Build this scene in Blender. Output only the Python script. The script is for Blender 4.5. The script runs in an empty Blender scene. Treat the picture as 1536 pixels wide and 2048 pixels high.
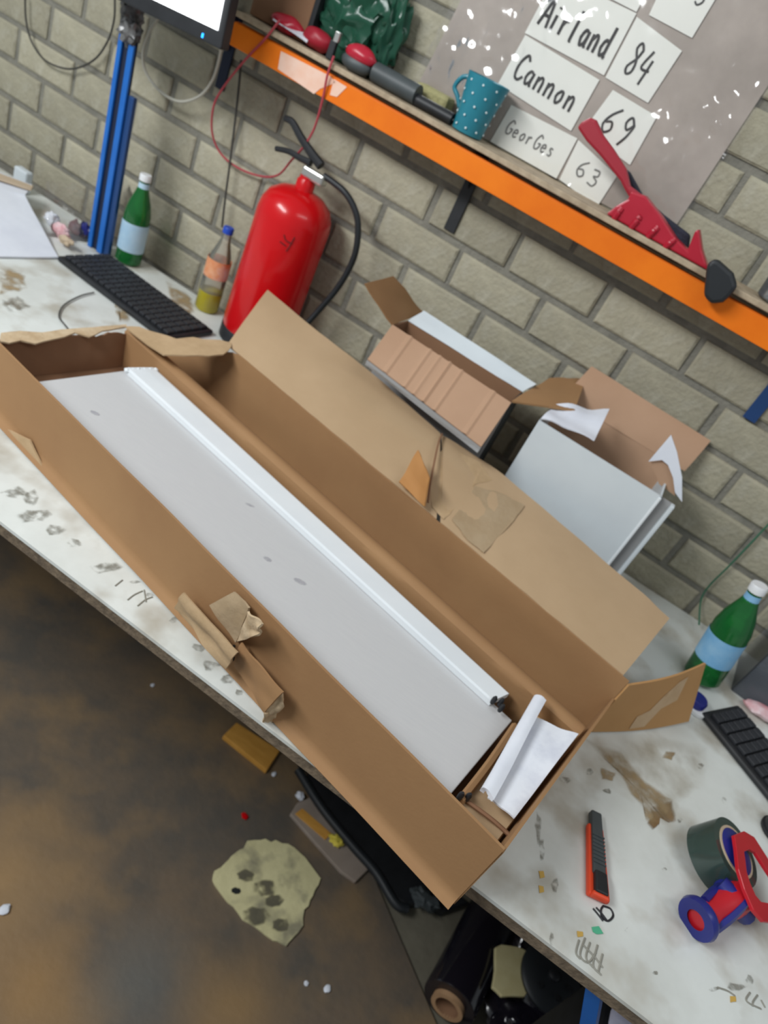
import bpy, bmesh, math, random
from mathutils import Vector, Matrix, noise
random.seed(7)
SC = bpy.context.scene
COL = SC.collection
R = math.radians

# ------------------------------------------------------------------ camera
F_PX = 1450.0                                   # focal length in pixels of the 1536 x 2048 frame
CAM = Vector((0.0, 0.0, 1.72))
roll, pitch, yaw = R(27.516), R(32.358), R(12.202)
FWD = Vector((-math.sin(yaw)*math.cos(pitch), math.cos(yaw)*math.cos(pitch), -math.sin(pitch)))
r0 = Vector((math.cos(yaw), math.sin(yaw), 0)); u0 = r0.cross(FWD)
RIGHT = math.cos(roll)*r0 + math.sin(roll)*u0
UP = -math.sin(roll)*r0 + math.cos(roll)*u0
cd = bpy.data.cameras.new('camera'); cam = bpy.data.objects.new('camera', cd); COL.objects.link(cam)
cd.sensor_fit = 'VERTICAL'; cd.sensor_height = 24.0; cd.lens = 24.0*F_PX/2048.0
cd.clip_start = 0.02
cam.matrix_world = Matrix(((RIGHT.x, UP.x, -FWD.x, CAM.x), (RIGHT.y, UP.y, -FWD.y, CAM.y),
                           (RIGHT.z, UP.z, -FWD.z, CAM.z), (0, 0, 0, 1)))
cd.dof.use_dof = True; cd.dof.focus_distance = 0.75; cd.dof.aperture_fstop = 3.8
SC.camera = cam

# ------------------------------------------------------------------ light
w = bpy.data.worlds.new('workshop_air'); SC.world = w; w.use_nodes = True
w.node_tree.nodes['Background'].inputs[0].default_value = (0.80, 0.86, 0.90, 1)
w.node_tree.nodes['Background'].inputs[1].default_value = 0.36
def tube_light(name, loc, target, sx, sy, watts, colour):
    l = bpy.data.lights.new(name, 'AREA'); l.shape = 'RECTANGLE'; l.size = sx; l.size_y = sy
    l.energy = watts; l.color = colour
    o = bpy.data.objects.new(name, l); COL.objects.link(o); o.location = loc
    o.rotation_euler = (Vector(target)-Vector(loc)).to_track_quat('-Z', 'Y').to_euler()
tube_light('ceiling_light', (-1.65, -0.45, 2.6), (-0.4, 1.2, 1.1), 1.5, 0.35, 52, (0.96, 0.99, 1.0))
tube_light('ceiling_light', (1.0, 0.3, 3.0), (0.2, 1.2, 1.0), 1.5, 0.35, 9, (0.97, 0.99, 1.0))
SC.view_settings.view_transform = 'Standard'; SC.view_settings.look = 'None'
SC.view_settings.gamma = 1.0; SC.view_settings.use_curve_mapping = False
SC.view_settings.exposure = 0.0

# ------------------------------------------------------------------ measuring helpers (sight line onto a real surface)
def sight(px, py): return RIGHT*((px-768)/F_PX) - UP*((py-1024)/F_PX) + FWD
def on_z(px, py, z):
    d = sight(px, py); return CAM + d*((z-CAM.z)/d.z)
def on_plane(px, py, p, n):
    d = sight(px, py); p = Vector(p); n = Vector(n); return CAM + d*((p-CAM).dot(n)/d.dot(n))
def on_y(px, py, y): return on_plane(px, py, (0, y, 0), (0, 1, 0))
TZ = 0.90                                       # bench top
def on_t(px, py, h=0.0): return on_z(px, py, TZ+h)
WA = R(-2.0); WU = Vector((math.cos(WA), math.sin(WA), 0)); WN = Vector((math.sin(WA), -math.cos(WA), 0))   # WN points into the room
W0 = Vector((-0.45, 1.675, 0))
def W(u, z, off=0.0): return W0 + WU*u + WN*off + Vector((0, 0, z))
def on_w(px, py, off=0.0): return on_plane(px, py, W0+WN*off, WN)
def wuz(px, py, off=0.0):
    p = on_w(px, py, off); return (p-W0).dot(WU), p.z
BA = R(-11.4); BU = Vector((math.cos(BA), math.sin(BA), 0)); BV = Vector((-math.sin(BA), math.cos(BA), 0))
def B(u, v, z): return BU*u + BV*v + Vector((0, 0, z))
ZV = Vector((0, 0, 1))

# ------------------------------------------------------------------ materials
def rgb(r, g, b):                               # sRGB 0..255 -> linear
    f = lambda c: (c/255/12.92) if c/255 <= .04045 else ((c/255+.055)/1.055)**2.4
    return (f(r), f(g), f(b), 1)
MATS = {}; SOFT = set()
def soft(name, c1, c2, scale, lo, hi, top=.85):  # stain that thins out in patches
    m = mat(name, c1, c2, scale, .6); nt = m.node_tree; N = nt.nodes; L = nt.links
    tc = N.new('ShaderNodeTexCoord'); nz = N.new('ShaderNodeTexNoise'); nz.inputs['Scale'].default_value = scale*.8; nz.inputs['Detail'].default_value = 5
    mp = N.new('ShaderNodeMapping'); mp.inputs['Location'].default_value = (3, 1, 2); L.new(tc.outputs['Object'], mp.inputs[0]); L.new(mp.outputs[0], nz.inputs['Vector'])
    mr = N.new('ShaderNodeMapRange'); mr.inputs[1].default_value = lo; mr.inputs[2].default_value = hi; mr.inputs[4].default_value = top; SOFT.add(name)
    L.new(nz.outputs[0], mr.inputs[0])
    at = N.new('ShaderNodeAttribute'); at.attribute_name = 'fade'; mu = N.new('ShaderNodeMath'); mu.operation = 'MULTIPLY'
    L.new(mr.outputs[0], mu.inputs[0]); L.new(at.outputs['Fac'], mu.inputs[1]); L.new(mu.outputs[0], N['Principled BSDF'].inputs['Alpha'])
    return m
def mat(name, c1, c2=None, scale=8.0, rough=0.6, bump=0.0, bscale=120.0, metal=0.0, lo=.35, hi=.65, stretch=None,
        spec=0.5, rand=0.0, emit=None, estr=0.0, alpha=1.0, trans=0.0, coat=0.0, c3=None, scale3=2.0, blotchy=()):
    m = bpy.data.materials.new(name); m.use_nodes = True; nt = m.node_tree; N = nt.nodes; L = nt.links
    bs = N['Principled BSDF']; bs.inputs['Roughness'].default_value = rough; bs.inputs['Metallic'].default_value = metal
    bs.inputs['Specular IOR Level'].default_value = spec; bs.inputs['Alpha'].default_value = alpha
    bs.inputs['Transmission Weight'].default_value = trans; bs.inputs['Coat Weight'].default_value = coat
    tc = N.new('ShaderNodeTexCoord'); vec = tc.outputs['Object']
    if stretch:
        mp = N.new('ShaderNodeMapping'); mp.inputs['Scale'].default_value = stretch[:3]
        if len(stretch) > 3: mp.inputs['Rotation'].default_value = (0, 0, stretch[3])
        L.new(vec, mp.inputs[0]); vec = mp.outputs[0]
    out = None
    if c2:
        nz = N.new('ShaderNodeTexNoise'); nz.inputs['Scale'].default_value = scale; nz.inputs['Detail'].default_value = 6
        nz.inputs['Roughness'].default_value = 0.6
        L.new(vec, nz.inputs['Vector'])
        mr = N.new('ShaderNodeMapRange'); mr.inputs[1].default_value = lo; mr.inputs[2].default_value = hi
        L.new(nz.outputs[0], mr.inputs[0])
        mx = N.new('ShaderNodeMix'); mx.data_type = 'RGBA'; mx.inputs[6].default_value = c1; mx.inputs[7].default_value = c2
        L.new(mr.outputs[0], mx.inputs[0]); out = mx.outputs[2]
        if c3:
            n3 = N.new('ShaderNodeTexNoise'); n3.inputs['Scale'].default_value = scale3; n3.inputs['Detail'].default_value = 4
            L.new(vec, n3.inputs['Vector'])
            r3 = N.new('ShaderNodeMapRange'); r3.inputs[1].default_value = .5; r3.inputs[2].default_value = .68
            L.new(n3.outputs[0], r3.inputs[0])
            x3 = N.new('ShaderNodeMix'); x3.data_type = 'RGBA'; x3.inputs[7].default_value = c3
            L.new(out, x3.inputs[6]); L.new(r3.outputs[0], x3.inputs[0]); out = x3.outputs[2]
    for (wx, wy), r0_, r1_, col in blotchy:          # soft wobbly round blotches of another colour
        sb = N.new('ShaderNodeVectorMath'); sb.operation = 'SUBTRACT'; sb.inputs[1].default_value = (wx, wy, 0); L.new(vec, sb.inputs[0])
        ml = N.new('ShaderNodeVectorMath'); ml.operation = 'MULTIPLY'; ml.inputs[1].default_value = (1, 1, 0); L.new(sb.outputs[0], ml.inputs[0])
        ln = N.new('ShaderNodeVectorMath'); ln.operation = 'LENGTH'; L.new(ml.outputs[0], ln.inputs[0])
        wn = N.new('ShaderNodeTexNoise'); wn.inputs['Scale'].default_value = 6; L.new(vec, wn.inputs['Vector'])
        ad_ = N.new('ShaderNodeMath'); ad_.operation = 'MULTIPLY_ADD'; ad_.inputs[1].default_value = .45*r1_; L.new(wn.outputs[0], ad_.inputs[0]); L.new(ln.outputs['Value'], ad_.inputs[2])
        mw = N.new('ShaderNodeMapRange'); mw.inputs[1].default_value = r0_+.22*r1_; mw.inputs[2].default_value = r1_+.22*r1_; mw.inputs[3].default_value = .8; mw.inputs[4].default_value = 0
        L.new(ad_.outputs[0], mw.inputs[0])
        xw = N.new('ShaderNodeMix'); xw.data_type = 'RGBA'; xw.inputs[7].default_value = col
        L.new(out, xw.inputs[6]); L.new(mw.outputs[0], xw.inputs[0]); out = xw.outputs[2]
    if rand:
        oi = N.new('ShaderNodeObjectInfo'); mr2 = N.new('ShaderNodeMapRange')
        mr2.inputs[3].default_value = 1-rand; mr2.inputs[4].default_value = 1+rand*.6
        L.new(oi.outputs['Random'], mr2.inputs[0])
        hs = N.new('ShaderNodeHueSaturation'); hs.inputs['Color'].default_value = c1
        if out: L.new(out, hs.inputs['Color'])
        L.new(mr2.outputs[0], hs.inputs['Value']); out = hs.outputs[0]
    if out: L.new(out, bs.inputs['Base Color'])
    else: bs.inputs['Base Color'].default_value = c1
    if bump:
        nb = N.new('ShaderNodeTexNoise'); nb.inputs['Scale'].default_value = bscale; nb.inputs['Detail'].default_value = 4
        L.new(vec, nb.inputs['Vector'])
        bp = N.new('ShaderNodeBump'); bp.inputs['Strength'].default_value = bump; bp.inputs['Distance'].default_value = .004
        L.new(nb.outputs[0], bp.inputs['Height']); L.new(bp.outputs[0], bs.inputs['Normal'])
    if emit:
        bs.inputs['Emission Color'].default_value = emit; bs.inputs['Emission Strength'].default_value = estr
    MATS[name] = m
    return m
def film(name, tint, solid, amount, gloss=0.25, rough=0.2):      # thin clear plastic or glass: see-through, sheen, a little body colour
    m = bpy.data.materials.new(name); m.use_nodes = True; nt = m.node_tree; N = nt.nodes; L = nt.links
    N.remove(N['Principled BSDF']); o = N['Material Output']
    t = N.new('ShaderNodeBsdfTransparent'); t.inputs[0].default_value = tint
    d = N.new('ShaderNodeBsdfDiffuse'); d.inputs[0].default_value = solid
    g = N.new('ShaderNodeBsdfGlossy'); g.inputs['Roughness'].default_value = rough
    a = N.new('ShaderNodeMixShader'); a.inputs[0].default_value = amount; L.new(t.outputs[0], a.inputs[1]); L.new(d.outputs[0], a.inputs[2])
    lw = N.new('ShaderNodeLayerWeight'); lw.inputs[0].default_value = gloss
    b = N.new('ShaderNodeMixShader'); L.new(lw.outputs['Fresnel'], b.inputs[0]); L.new(a.outputs[0], b.inputs[1]); L.new(g.outputs[0], b.inputs[2])
    L.new(b.outputs[0], o.inputs[0])
    return m

M_BRICK = mat('painted_brick', rgb(180,174,152), rgb(156,150,130), 14, .85, .9, 90, rand=.16, c3=rgb(176,171,152), scale3=30)
M_MORTAR = mat('mortar', rgb(140,137,126), rgb(120,118,109), 20, .95, .8, 120)
M_FLOOR = mat('oily_concrete', rgb(116,100,82), rgb(92,86,78), 6, .6, .25, 60, c3=rgb(132,110,82), scale3=5, blotchy=(((-0.498, 0.638), .02, .24, rgb(168,134,90)), ((-0.3, 0.528), .02, .16, rgb(160,124,78)), ((-0.144, 0.665), .02, .15, rgb(102,102,98)), ((0.045, 0.747), .02, .16, rgb(150,120,80))))  # round areas of lighter brown and one of grey
M_FLOOR2 = mat('grey_concrete', rgb(122,117,102), rgb(104,99,86), 9, .6, .25, 60)
M_TOP = mat('worn_white_laminate', rgb(226,230,226), rgb(202,204,198), 5, .42, .05, 60, c3=rgb(186,182,170), scale3=9, lo=.4, hi=.75)
M_EDGE = mat('chipboard_edge', rgb(128,112,92), rgb(92,80,66), 60, .85, .5, 150)
M_CARD = mat('kraft_board', rgb(162,124,84), rgb(154,116,78), 5, .8, .06, 160)
M_CARDT = mat('kraft_board_pale', rgb(188,160,126), rgb(180,152,118), 5, .8, .06, 160)
M_CARDP = mat('kraft_board_pink', rgb(186,150,122), rgb(178,142,114), 5, .8, .06, 160)
M_CARDD = mat('kraft_board_brown', rgb(140,104,76), rgb(132,96,70), 6, .85, .06, 160)
M_TORN = mat('torn_board', rgb(206,184,152), rgb(184,158,124), 30, .95, .6, 90)
M_TAPE = mat('tape_residue', rgb(206,176,140), rgb(196,164,126), 25, .6, .1, 60)
M_PATCH = mat('peeled_board', rgb(190,162,126), rgb(176,148,112), 18, .9, .3, 90)
M_PATCHG = mat('scuffed_board', rgb(174,152,122), rgb(164,140,108), 18, .9, .3, 90)
M_WOOD = mat('white_grained_wood', rgb(203,203,203), rgb(199,199,200), 10, .5, .12, 40, stretch=(3, 60, 3, R(20)))
M_WHITE = mat('white_lacquer', rgb(236,241,244), rgb(228,234,238), 4, .4)
M_PAPER = mat('white_paper', rgb(232,236,244), rgb(220,224,234), 9, .7)
M_PRINT = mat('printed_paper', rgb(234,238,246), rgb(206,210,224), 22, .7, lo=.45, hi=.8)
M_INK = mat('black_marker', rgb(38,38,42), rough=.6)
M_INKG = mat('faint_pencil', rgb(120,120,118), rough=.8)
M_BLACK = mat('black_plastic', rgb(36,38,42), rgb(26,28,31), 20, .5)
M_KEYS = mat('keyboard_keys', rgb(50,53,58), rgb(40,42,47), 20, .55)
M_GLOSSB = mat('black_film', rgb(22,20,28), rough=.18, coat=.5)
M_RUBBER = mat('black_rubber', rgb(30,34,38), rough=.5)
M_BLUE = mat('blue_steel', rgb(26,108,196), rgb(22,98,182), 9, .4)
M_BLUED = mat('dark_blue_steel', rgb(26,64,116), rough=.45)
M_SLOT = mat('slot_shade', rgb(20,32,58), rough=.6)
M_ORANGE = mat('orange_steel', rgb(244,128,22), rgb(232,114,16), 7, .5, spec=.25)
M_BOARD = mat('plywood_edge', rgb(186,168,142), rgb(160,142,118), 40, .8, .2, 100)
M_STICK = mat('worn_label', rgb(240,206,188), rgb(236,190,166), 22, .6)
M_RED = mat('red_lacquer', rgb(206,14,22), rgb(196,10,18), 4, .25, coat=.2, spec=.35)
M_REDP = mat('red_plastic', rgb(186,34,56), rgb(176,26,48), 8, .32)
M_REDD = mat('dark_red_plastic', rgb(160,24,44), rough=.45)
M_CORD = mat('red_cord', rgb(176,66,76), rough=.7)
M_SILVER = mat('brushed_metal', rgb(200,200,196), rough=.3, metal=.8)
M_TEAL = mat('teal_glaze', rgb(46,132,150), rgb(40,122,140), 6, .3)
M_DOT = mat('white_glaze', rgb(214,230,232), rough=.4)
M_GBAG = film('green_bag_film', (.25, .5, .38, 1), rgb(44,92,72), .72, .3, .22)
M_GREEN = film('green_glass', (.16, .55, .22, 1), rgb(44,140,70), .42, .35, .12)
M_CLEAR = film('clear_plastic', (.97, .97, .96, 1), rgb(226,226,216), .2, .3, .1)
M_JUICE = film('yellow_juice', (.9, .8, .2, 1), rgb(206,192,60), .7, .3, .12)
M_SLEEVE = film('clear_sleeve', (.985, .98, .975, 1), rgb(224,218,214), .05, .40, .10)
M_BACKING = mat('cloudy_backing', rgb(178,166,157), rgb(158,147,138), 9, .45, .15, 30)
M_TUB = film('clear_tub', (.93, .95, .97, 1), rgb(190,196,206), .13, .22, .12)
M_LBLUE = mat('pale_blue_label', rgb(168,202,226), rgb(196,220,234), 14, .5)
M_LBLUE2 = mat('sky_blue_label', rgb(116,176,220), rgb(150,196,228), 22, .5)
M_LORANGE = mat('orange_label', rgb(226,130,72), rgb(240,180,140), 30, .5, c3=rgb(240,226,220), scale3=22)
M_SCRIB = mat('worn_pencil', rgb(146,144,134), rough=.8)
M_CAPB = mat('blue_cap', rgb(28,74,186), rough=.4)
M_CAPW = mat('white_cap', rgb(232,234,236), rough=.4)
M_BOXW = mat('white_board', rgb(212,220,224), rgb(204,212,217), 5, .6)
M_BOXG = mat('grey_board', rgb(150,150,150), rough=.7)
M_BOXK = mat('gap_black', rgb(34,38,38), rough=.6)
M_CARDW = mat('name_card_stock', rgb(246,247,241), rgb(240,242,235), 6, .7)
M_CRM = mat('cream_foam', rgb(206,196,150), rgb(196,184,136), 30, .9)
M_PLAST = mat('dried_filler', rgb(222,214,166), rgb(204,196,150), 10, .9, .4, 60, c3=rgb(150,144,118), scale3=14)
M_OCHRE = mat('ochre_wood', rgb(222,164,76), rgb(206,148,62), 18, .7, .15, 50, stretch=(1, 4, 1))
M_STAIN = soft('brown_stain', rgb(150,120,82), rgb(124,96,62), 40, .25, .45, .95)
M_STAINL = soft('pale_brown_stain', rgb(172,148,110), rgb(160,136,98), 40, .30, .60, .85)
M_SMUDGE = soft('grey_smudge', rgb(150,148,138), rgb(118,114,102), 90, .36, .66, .75)
M_GRIME = soft('old_dirt', rgb(140,130,112), rgb(110,100,84), 60, .40, .70, .75)
M_YELLOW = mat('yellow_scrap', rgb(224,206,80), rough=.7)
M_NAVY = mat('navy_plastic', rgb(34,42,130), rgb(28,36,112), 9, .35)
M_SPONGE = mat('yellow_sponge', rgb(170,164,120), rgb(150,144,100), 40, .95, .6, 120)
M_CABLEW = mat('grey_cable', rgb(186,184,172), rough=.5)
M_CABLEK = mat('dark_cable', rgb(60,58,54), rough=.6)
M_CABLEG = mat('green_cable', rgb(60,110,84), rough=.6)
M_SCREEN = mat('lit_screen', rgb(250,252,255), emit=(.95, .98, 1, 1), estr=2.2)
M_LED = mat('blue_led', rgb(20,120,255), emit=(.02, .35, 1, 1), estr=3.0)
M_GREYB = mat('charcoal_plastic', rgb(74,80,82), rgb(62,68,70), 14, .5)
M_CUTOR = mat('orange_plastic', rgb(226,74,38), rough=.45)
M_TAPER = film('packing_tape', (.5, .6, .56, 1), rgb(60,80,76), .75, .4, .15)
M_BEIGE = mat('beige_core', rgb(196,176,150), rough=.8)
M_LILAC = mat('white_polythene', rgb(214,214,232), rgb(196,196,220), 12, .35)
M_PINK = mat('pink_pack', rgb(214,140,146), rgb(236,220,222), 20, .5)
M_DARKBAG = mat('dark_clutter_bag', rgb(60,60,64), rgb(120,120,120), 30, .25)

# ------------------------------------------------------------------ mesh helpers
class MB:
    def __init__(s): s.v = []; s.f = []
    def add(s, vs, fs):
        n = len(s.v); s.v += [Vector(p) for p in vs]; s.f += [tuple(i+n for i in f) for f in fs]; return s
    def box(s, c, size, X=None, Y=None, Z=None):
        X = Vector(X) if X else Vector((1, 0, 0)); Y = Vector(Y) if Y else Vector((0, 1, 0)); Z = Vector(Z) if Z else X.cross(Y)
        c = Vector(c); a, b, d = [q/2 for q in size]
        vs = [c+X*(a*i)+Y*(b*j)+Z*(d*k) for k in (-1, 1) for j in (-1, 1) for i in (-1, 1)]
        return s.add(vs, [(0, 2, 3, 1), (4, 5, 7, 6), (0, 1, 5, 4), (2, 6, 7, 3), (1, 3, 7, 5), (0, 4, 6, 2)])
    def prism(s, pts, d):                        # flat outline pushed along d
        pts = [Vector(p) for p in pts]; d = Vector(d); n = len(pts)
        return s.add(pts+[p+d for p in pts], [tuple(range(n))[::-1], tuple(range(n, 2*n))] + [(i, (i+1) % n, n+(i+1) % n, n+i) for i in range(n)])
    def tube(s, pts, r, n=8, smooth=True):
        pts = [Vector(p) for p in pts]
        if smooth and len(pts) > 2: pts = spline(pts)
        rs = r if isinstance(r, (list, tuple)) else [r]*len(pts)
        if len(rs) != len(pts): rs = [rs[0]+(rs[-1]-rs[0])*i/(len(pts)-1) for i in range(len(pts))]
        up = Vector((.13, .27, .95)); vs = []
        for i, p in enumerate(pts):
            t = (pts[min(i+1, len(pts)-1)]-pts[max(i-1, 0)]).normalized()
            a = t.cross(up)
            if a.length < .05: a = t.cross(Vector((1, 0, 0)))
            a.normalize(); b = t.cross(a)
            vs += [p+(a*math.cos(2*math.pi*k/n)+b*math.sin(2*math.pi*k/n))*rs[i] for k in range(n)]
        m = len(pts)
        fs = [(i*n+k, i*n+(k+1) % n, (i+1)*n+(k+1) % n, (i+1)*n+k) for i in range(m-1) for k in range(n)]
        fs += [tuple(range(n))[::-1], tuple((m-1)*n+k for k in range(n))]
        return s.add(vs, fs)
    def lathe(s, prof, base, axis=(0, 0, 1), n=28, cap=True):
        ax = Vector(axis).normalized(); a = ax.cross(Vector((0, 1, 0)) if abs(ax.y) < .9 else Vector((1, 0, 0))).normalized(); b = ax.cross(a)
        base = Vector(base); vs = []
        for r, z in prof: vs += [base+ax*z+(a*math.cos(2*math.pi*k/n)+b*math.sin(2*math.pi*k/n))*max(r, .0004) for k in range(n)]
        m = len(prof)
        fs = [(i*n+k, i*n+(k+1) % n, (i+1)*n+(k+1) % n, (i+1)*n+k) for i in range(m-1) for k in range(n)]
        if cap: fs += [tuple(range(n))[::-1], tuple((m-1)*n+k for k in range(n))]
        return s.add(vs, fs)
    def sheet(s, fn, nu, nv, th):                # fn(a, b) -> point, thickened to a closed board
        g = [[Vector(fn(i/nu, j/nv)) for j in range(nv+1)] for i in range(nu+1)]
        w_ = nv+1; top = []; bot = []
        for i in range(nu+1):
            for j in range(w_):
                du = g[min(i+1, nu)][j]-g[max(i-1, 0)][j]; dv = g[i][min(j+1, nv)]-g[i][max(j-1, 0)]
                nn = du.cross(dv)
                nn = nn.normalized() if nn.length > 1e-12 else Vector((0, 0, 1))
                top.append(g[i][j]+nn*th/2); bot.append(g[i][j]-nn*th/2)
        o = len(top); fs = []
        for i in range(nu):
            for j in range(nv):
                a, b, c, d = i*w_+j, (i+1)*w_+j, (i+1)*w_+j+1, i*w_+j+1
                fs += [(a, b, c, d), (o+d, o+c, o+b, o+a)]
        rim = [(i, 0) for i in range(nu+1)] + [(nu, j) for j in range(1, w_)] + [(i, nv) for i in range(nu-1, -1, -1)] + [(0, j) for j in range(nv-1, 0, -1)]
        for k in range(len(rim)):
            a = rim[k][0]*w_+rim[k][1]; b = rim[(k+1) % len(rim)][0]*w_+rim[(k+1) % len(rim)][1]
            fs.append((b, a, o+a, o+b))
        return s.add(top+bot, fs)
    def quadsheet(s, a, b, c, d, th=.003, nu=8, nv=6, wob=0.0, seed=0.0, bulge=None):
        a, b, c, d = map(Vector, (a, b, c, d)); nn = (b-a).cross(d-a).normalized()
        def fn(x, y):
            p = (a*(1-x)+b*x)*(1-y)+(d*(1-x)+c*x)*y
            if wob: p = p+nn*wob*noise.noise(Vector((x*2.3+seed, y*1.9+seed*2, seed)))
            if bulge: p = p+Vector(bulge)*(4*x*(1-x))
            return p
        return s.sheet(fn, nu, nv, th)
    def blob(s, c, r, squash=(1, 1, 1), amp=.15, fr=8, seed=0, n=3):
        bm = bmesh.new(); bmesh.ops.create_icosphere(bm, subdivisions=n, radius=1)
        vs = []
        for v in bm.verts:
            k = 1+amp*noise.noise(v.co*fr*.3+Vector((seed, seed, 0)))*1.6
            vs.append(Vector(c)+Vector((v.co.x*squash[0], v.co.y*squash[1], v.co.z*squash[2]))*r*k)
        fs = [tuple(v.index for v in f.verts) for f in bm.faces]; bm.free()
        return s.add(vs, fs)
def spline(pts, k=6):
    out = []; P = [pts[0]*2-pts[1]]+pts+[pts[-1]*2-pts[-2]]
    for i in range(1, len(P)-2):
        a, b, c, d = P[i-1:i+3]
        for j in range(k):
            t = j/k
            out.append(.5*((2*b)+(c-a)*t+(2*a-5*b+4*c-d)*t*t+(3*b-a-3*c+d)*t**3))
    out.append(pts[-1]); return out
ORG = {}
def link(name, mb, m, org, parent=None, smooth=False, bevel=0.0):
    me = bpy.data.meshes.new(name)
    me.from_pydata([tuple(p-org) for p in mb.v], [], mb.f); me.update()
    bm = bmesh.new(); bm.from_mesh(me); bmesh.ops.recalc_face_normals(bm, faces=bm.faces[:]); bm.to_mesh(me); bm.free()
    me.materials.append(m)
    if smooth:
        me.polygons.foreach_set('use_smooth', [True]*len(me.polygons)); me.set_sharp_from_angle(angle=R(42))
    o = bpy.data.objects.new(name, me); COL.objects.link(o)
    if bevel:
        b = o.modifiers.new('soft_edge', 'BEVEL'); b.width = bevel; b.segments = 2; b.limit_method = 'ANGLE'; b.angle_limit = R(40)
    if parent: o.parent = parent
    else: o.location = org
    ORG[o.name] = org
    return o
def tag(o, label, cat, group=None):
    o['label'] = label; o['category'] = cat
    if group: o['group'] = group
    return o
def thing(name, label, cat, loc, group=None):
    o = bpy.data.objects.new(name, None); COL.objects.link(o); o.location = loc; o.empty_display_size = .05
    ORG[o.name] = Vector(loc); return tag(o, label, cat, group)
def part(name, mb, m, parent, smooth=False, bevel=0.0, label=None):
    o = link(name, mb, m, ORG[parent.name], parent, smooth, bevel)
    if label: o['label'] = label
    return o
def single(name, mb, m, label, cat, group=None, smooth=False, bevel=0.0):
    zs = min(p.z for p in mb.v); n = len(mb.v)
    org = Vector((sum(p.x for p in mb.v)/n, sum(p.y for p in mb.v)/n, zs))
    return tag(link(name, mb, m, org, None, smooth, bevel), label, cat, group)
def struct(o): o['kind'] = 'structure'; return o
def blotch(pts, th, z=None): return MB().prism([p for p in pts], Vector((0, 0, th)))
def ragged(pts, k=5, amp=.003, seed=0):          # roughen a closed outline
    out = []; n = len(pts)
    for i in range(n):
        a, b = pts[i], pts[(i+1) % n]
        for j in range(k):
            p = a.lerp(b, j/k); q = noise.noise_vector(p*55+Vector((seed, 0, 0)))
            out.append(p+Vector((q.x, q.y, 0))*amp)
    return out

def fade_part(name, pts, m, parent, label=None, core=.72):   # flat mark on a surface that thins out towards its edge
    n = len(pts); c = sum(pts, Vector())/n
    mb_ = MB().add([c]+[c.lerp(p, core) for p in pts]+list(pts), [(0, 1+i, 1+(i+1) % n) for i in range(n)]+[(1+i, 1+n+i, 1+n+(i+1) % n, 1+(i+1) % n) for i in range(n)])
    o = part(name, mb_, m, parent, label=label)
    at = o.data.attributes.new('fade', 'FLOAT', 'POINT'); at.data.foreach_set('value', [1.0]*(n+1)+[0.0]*n)
    return o

# ================================================================== SETTING
# back wall: mortar backing with every brick its own piece
ORGW = W(0, 0, 0)
mb = MB(); mb.box(W(-.2, 1.25, -.0565), (5.2, .10, 2.5), WU, WN, ZV)
wall = struct(link('wall_back', mb, M_MORTAR, ORGW))
PU, PZ = .2237, .0970
variants = []
for k in range(7):
    rr = random.Random(k); hx, hz = (PU-.016)/2, (PZ-.016)/2
    def ring(ix, iz, y): return [WU*(sx*(hx-ix)+rr.uniform(-.0016, .0016))+ZV*(sz*(hz-iz)+rr.uniform(-.0016, .0016))+WN*(y+rr.uniform(-.0008, .0008)) for sx, sz in ((-1, -1), (1, -1), (1, 1), (-1, 1))]
    a, b, c = ring(0, 0, -.012), ring(0, 0, -.0035), ring(.005, .005, .0)
    m_ = MB().add(a+b+c, [(i, (i+1) % 4, 4+(i+1) % 4, 4+i) for i in range(4)]+[(4+i, 4+(i+1) % 4, 8+(i+1) % 4, 8+i) for i in range(4)]+[(8, 9, 10, 11), (3, 2, 1, 0)])
    me = bpy.data.meshes.new('brick'); me.from_pydata([tuple(p) for p in m_.v], [], m_.f); me.update()
    bm = bmesh.new(); bm.from_mesh(me); bmesh.ops.recalc_face_normals(bm, faces=bm.faces[:]); bm.to_mesh(me); bm.free()
    me.materials.append(M_BRICK); variants.append(me)
for j in range(-4, 11):
    zc = 1.305+j*PZ
    for i in range(-6, 13):
        uc = .413 + (i-7)*PU + (PU/2 if j % 2 == 0 else 0) + (0 if j % 2 == 0 else 0)
        b_ = bpy.data.objects.new('brick', random.choice(variants)); COL.objects.link(b_)
        b_.parent = wall
        b_.location = WU*(uc+random.uniform(-.002, .002)) + ZV*zc + WN*random.uniform(-.0015, .0015)
# floor: two slabs with an open joint
mb = MB(); mb.box((0, .8, -.05), (7, 6, .06)); floor = struct(link('floor', mb, M_MORTAR, Vector((0, 0, -.08))))
j0, j1 = on_z(745, 1740, 0), on_z(860, 2010, 0); jd = (j1-j0).normalized(); jn = Vector((-jd.y, jd.x, 0))
e0, e1 = j0-jd*1.5, j1+jd*2.4
def slab(pts): m = MB(); m.prism([Vector((p.x, p.y, -.02)) for p in pts], (0, 0, .02)); return m
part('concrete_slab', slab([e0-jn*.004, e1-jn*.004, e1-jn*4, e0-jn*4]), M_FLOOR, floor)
part('concrete_slab', slab([e0+jn*.004, e1+jn*.004, e1+jn*3, e0+jn*3]), M_FLOOR2, floor, label='greyer concrete slab under the right bench')

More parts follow.
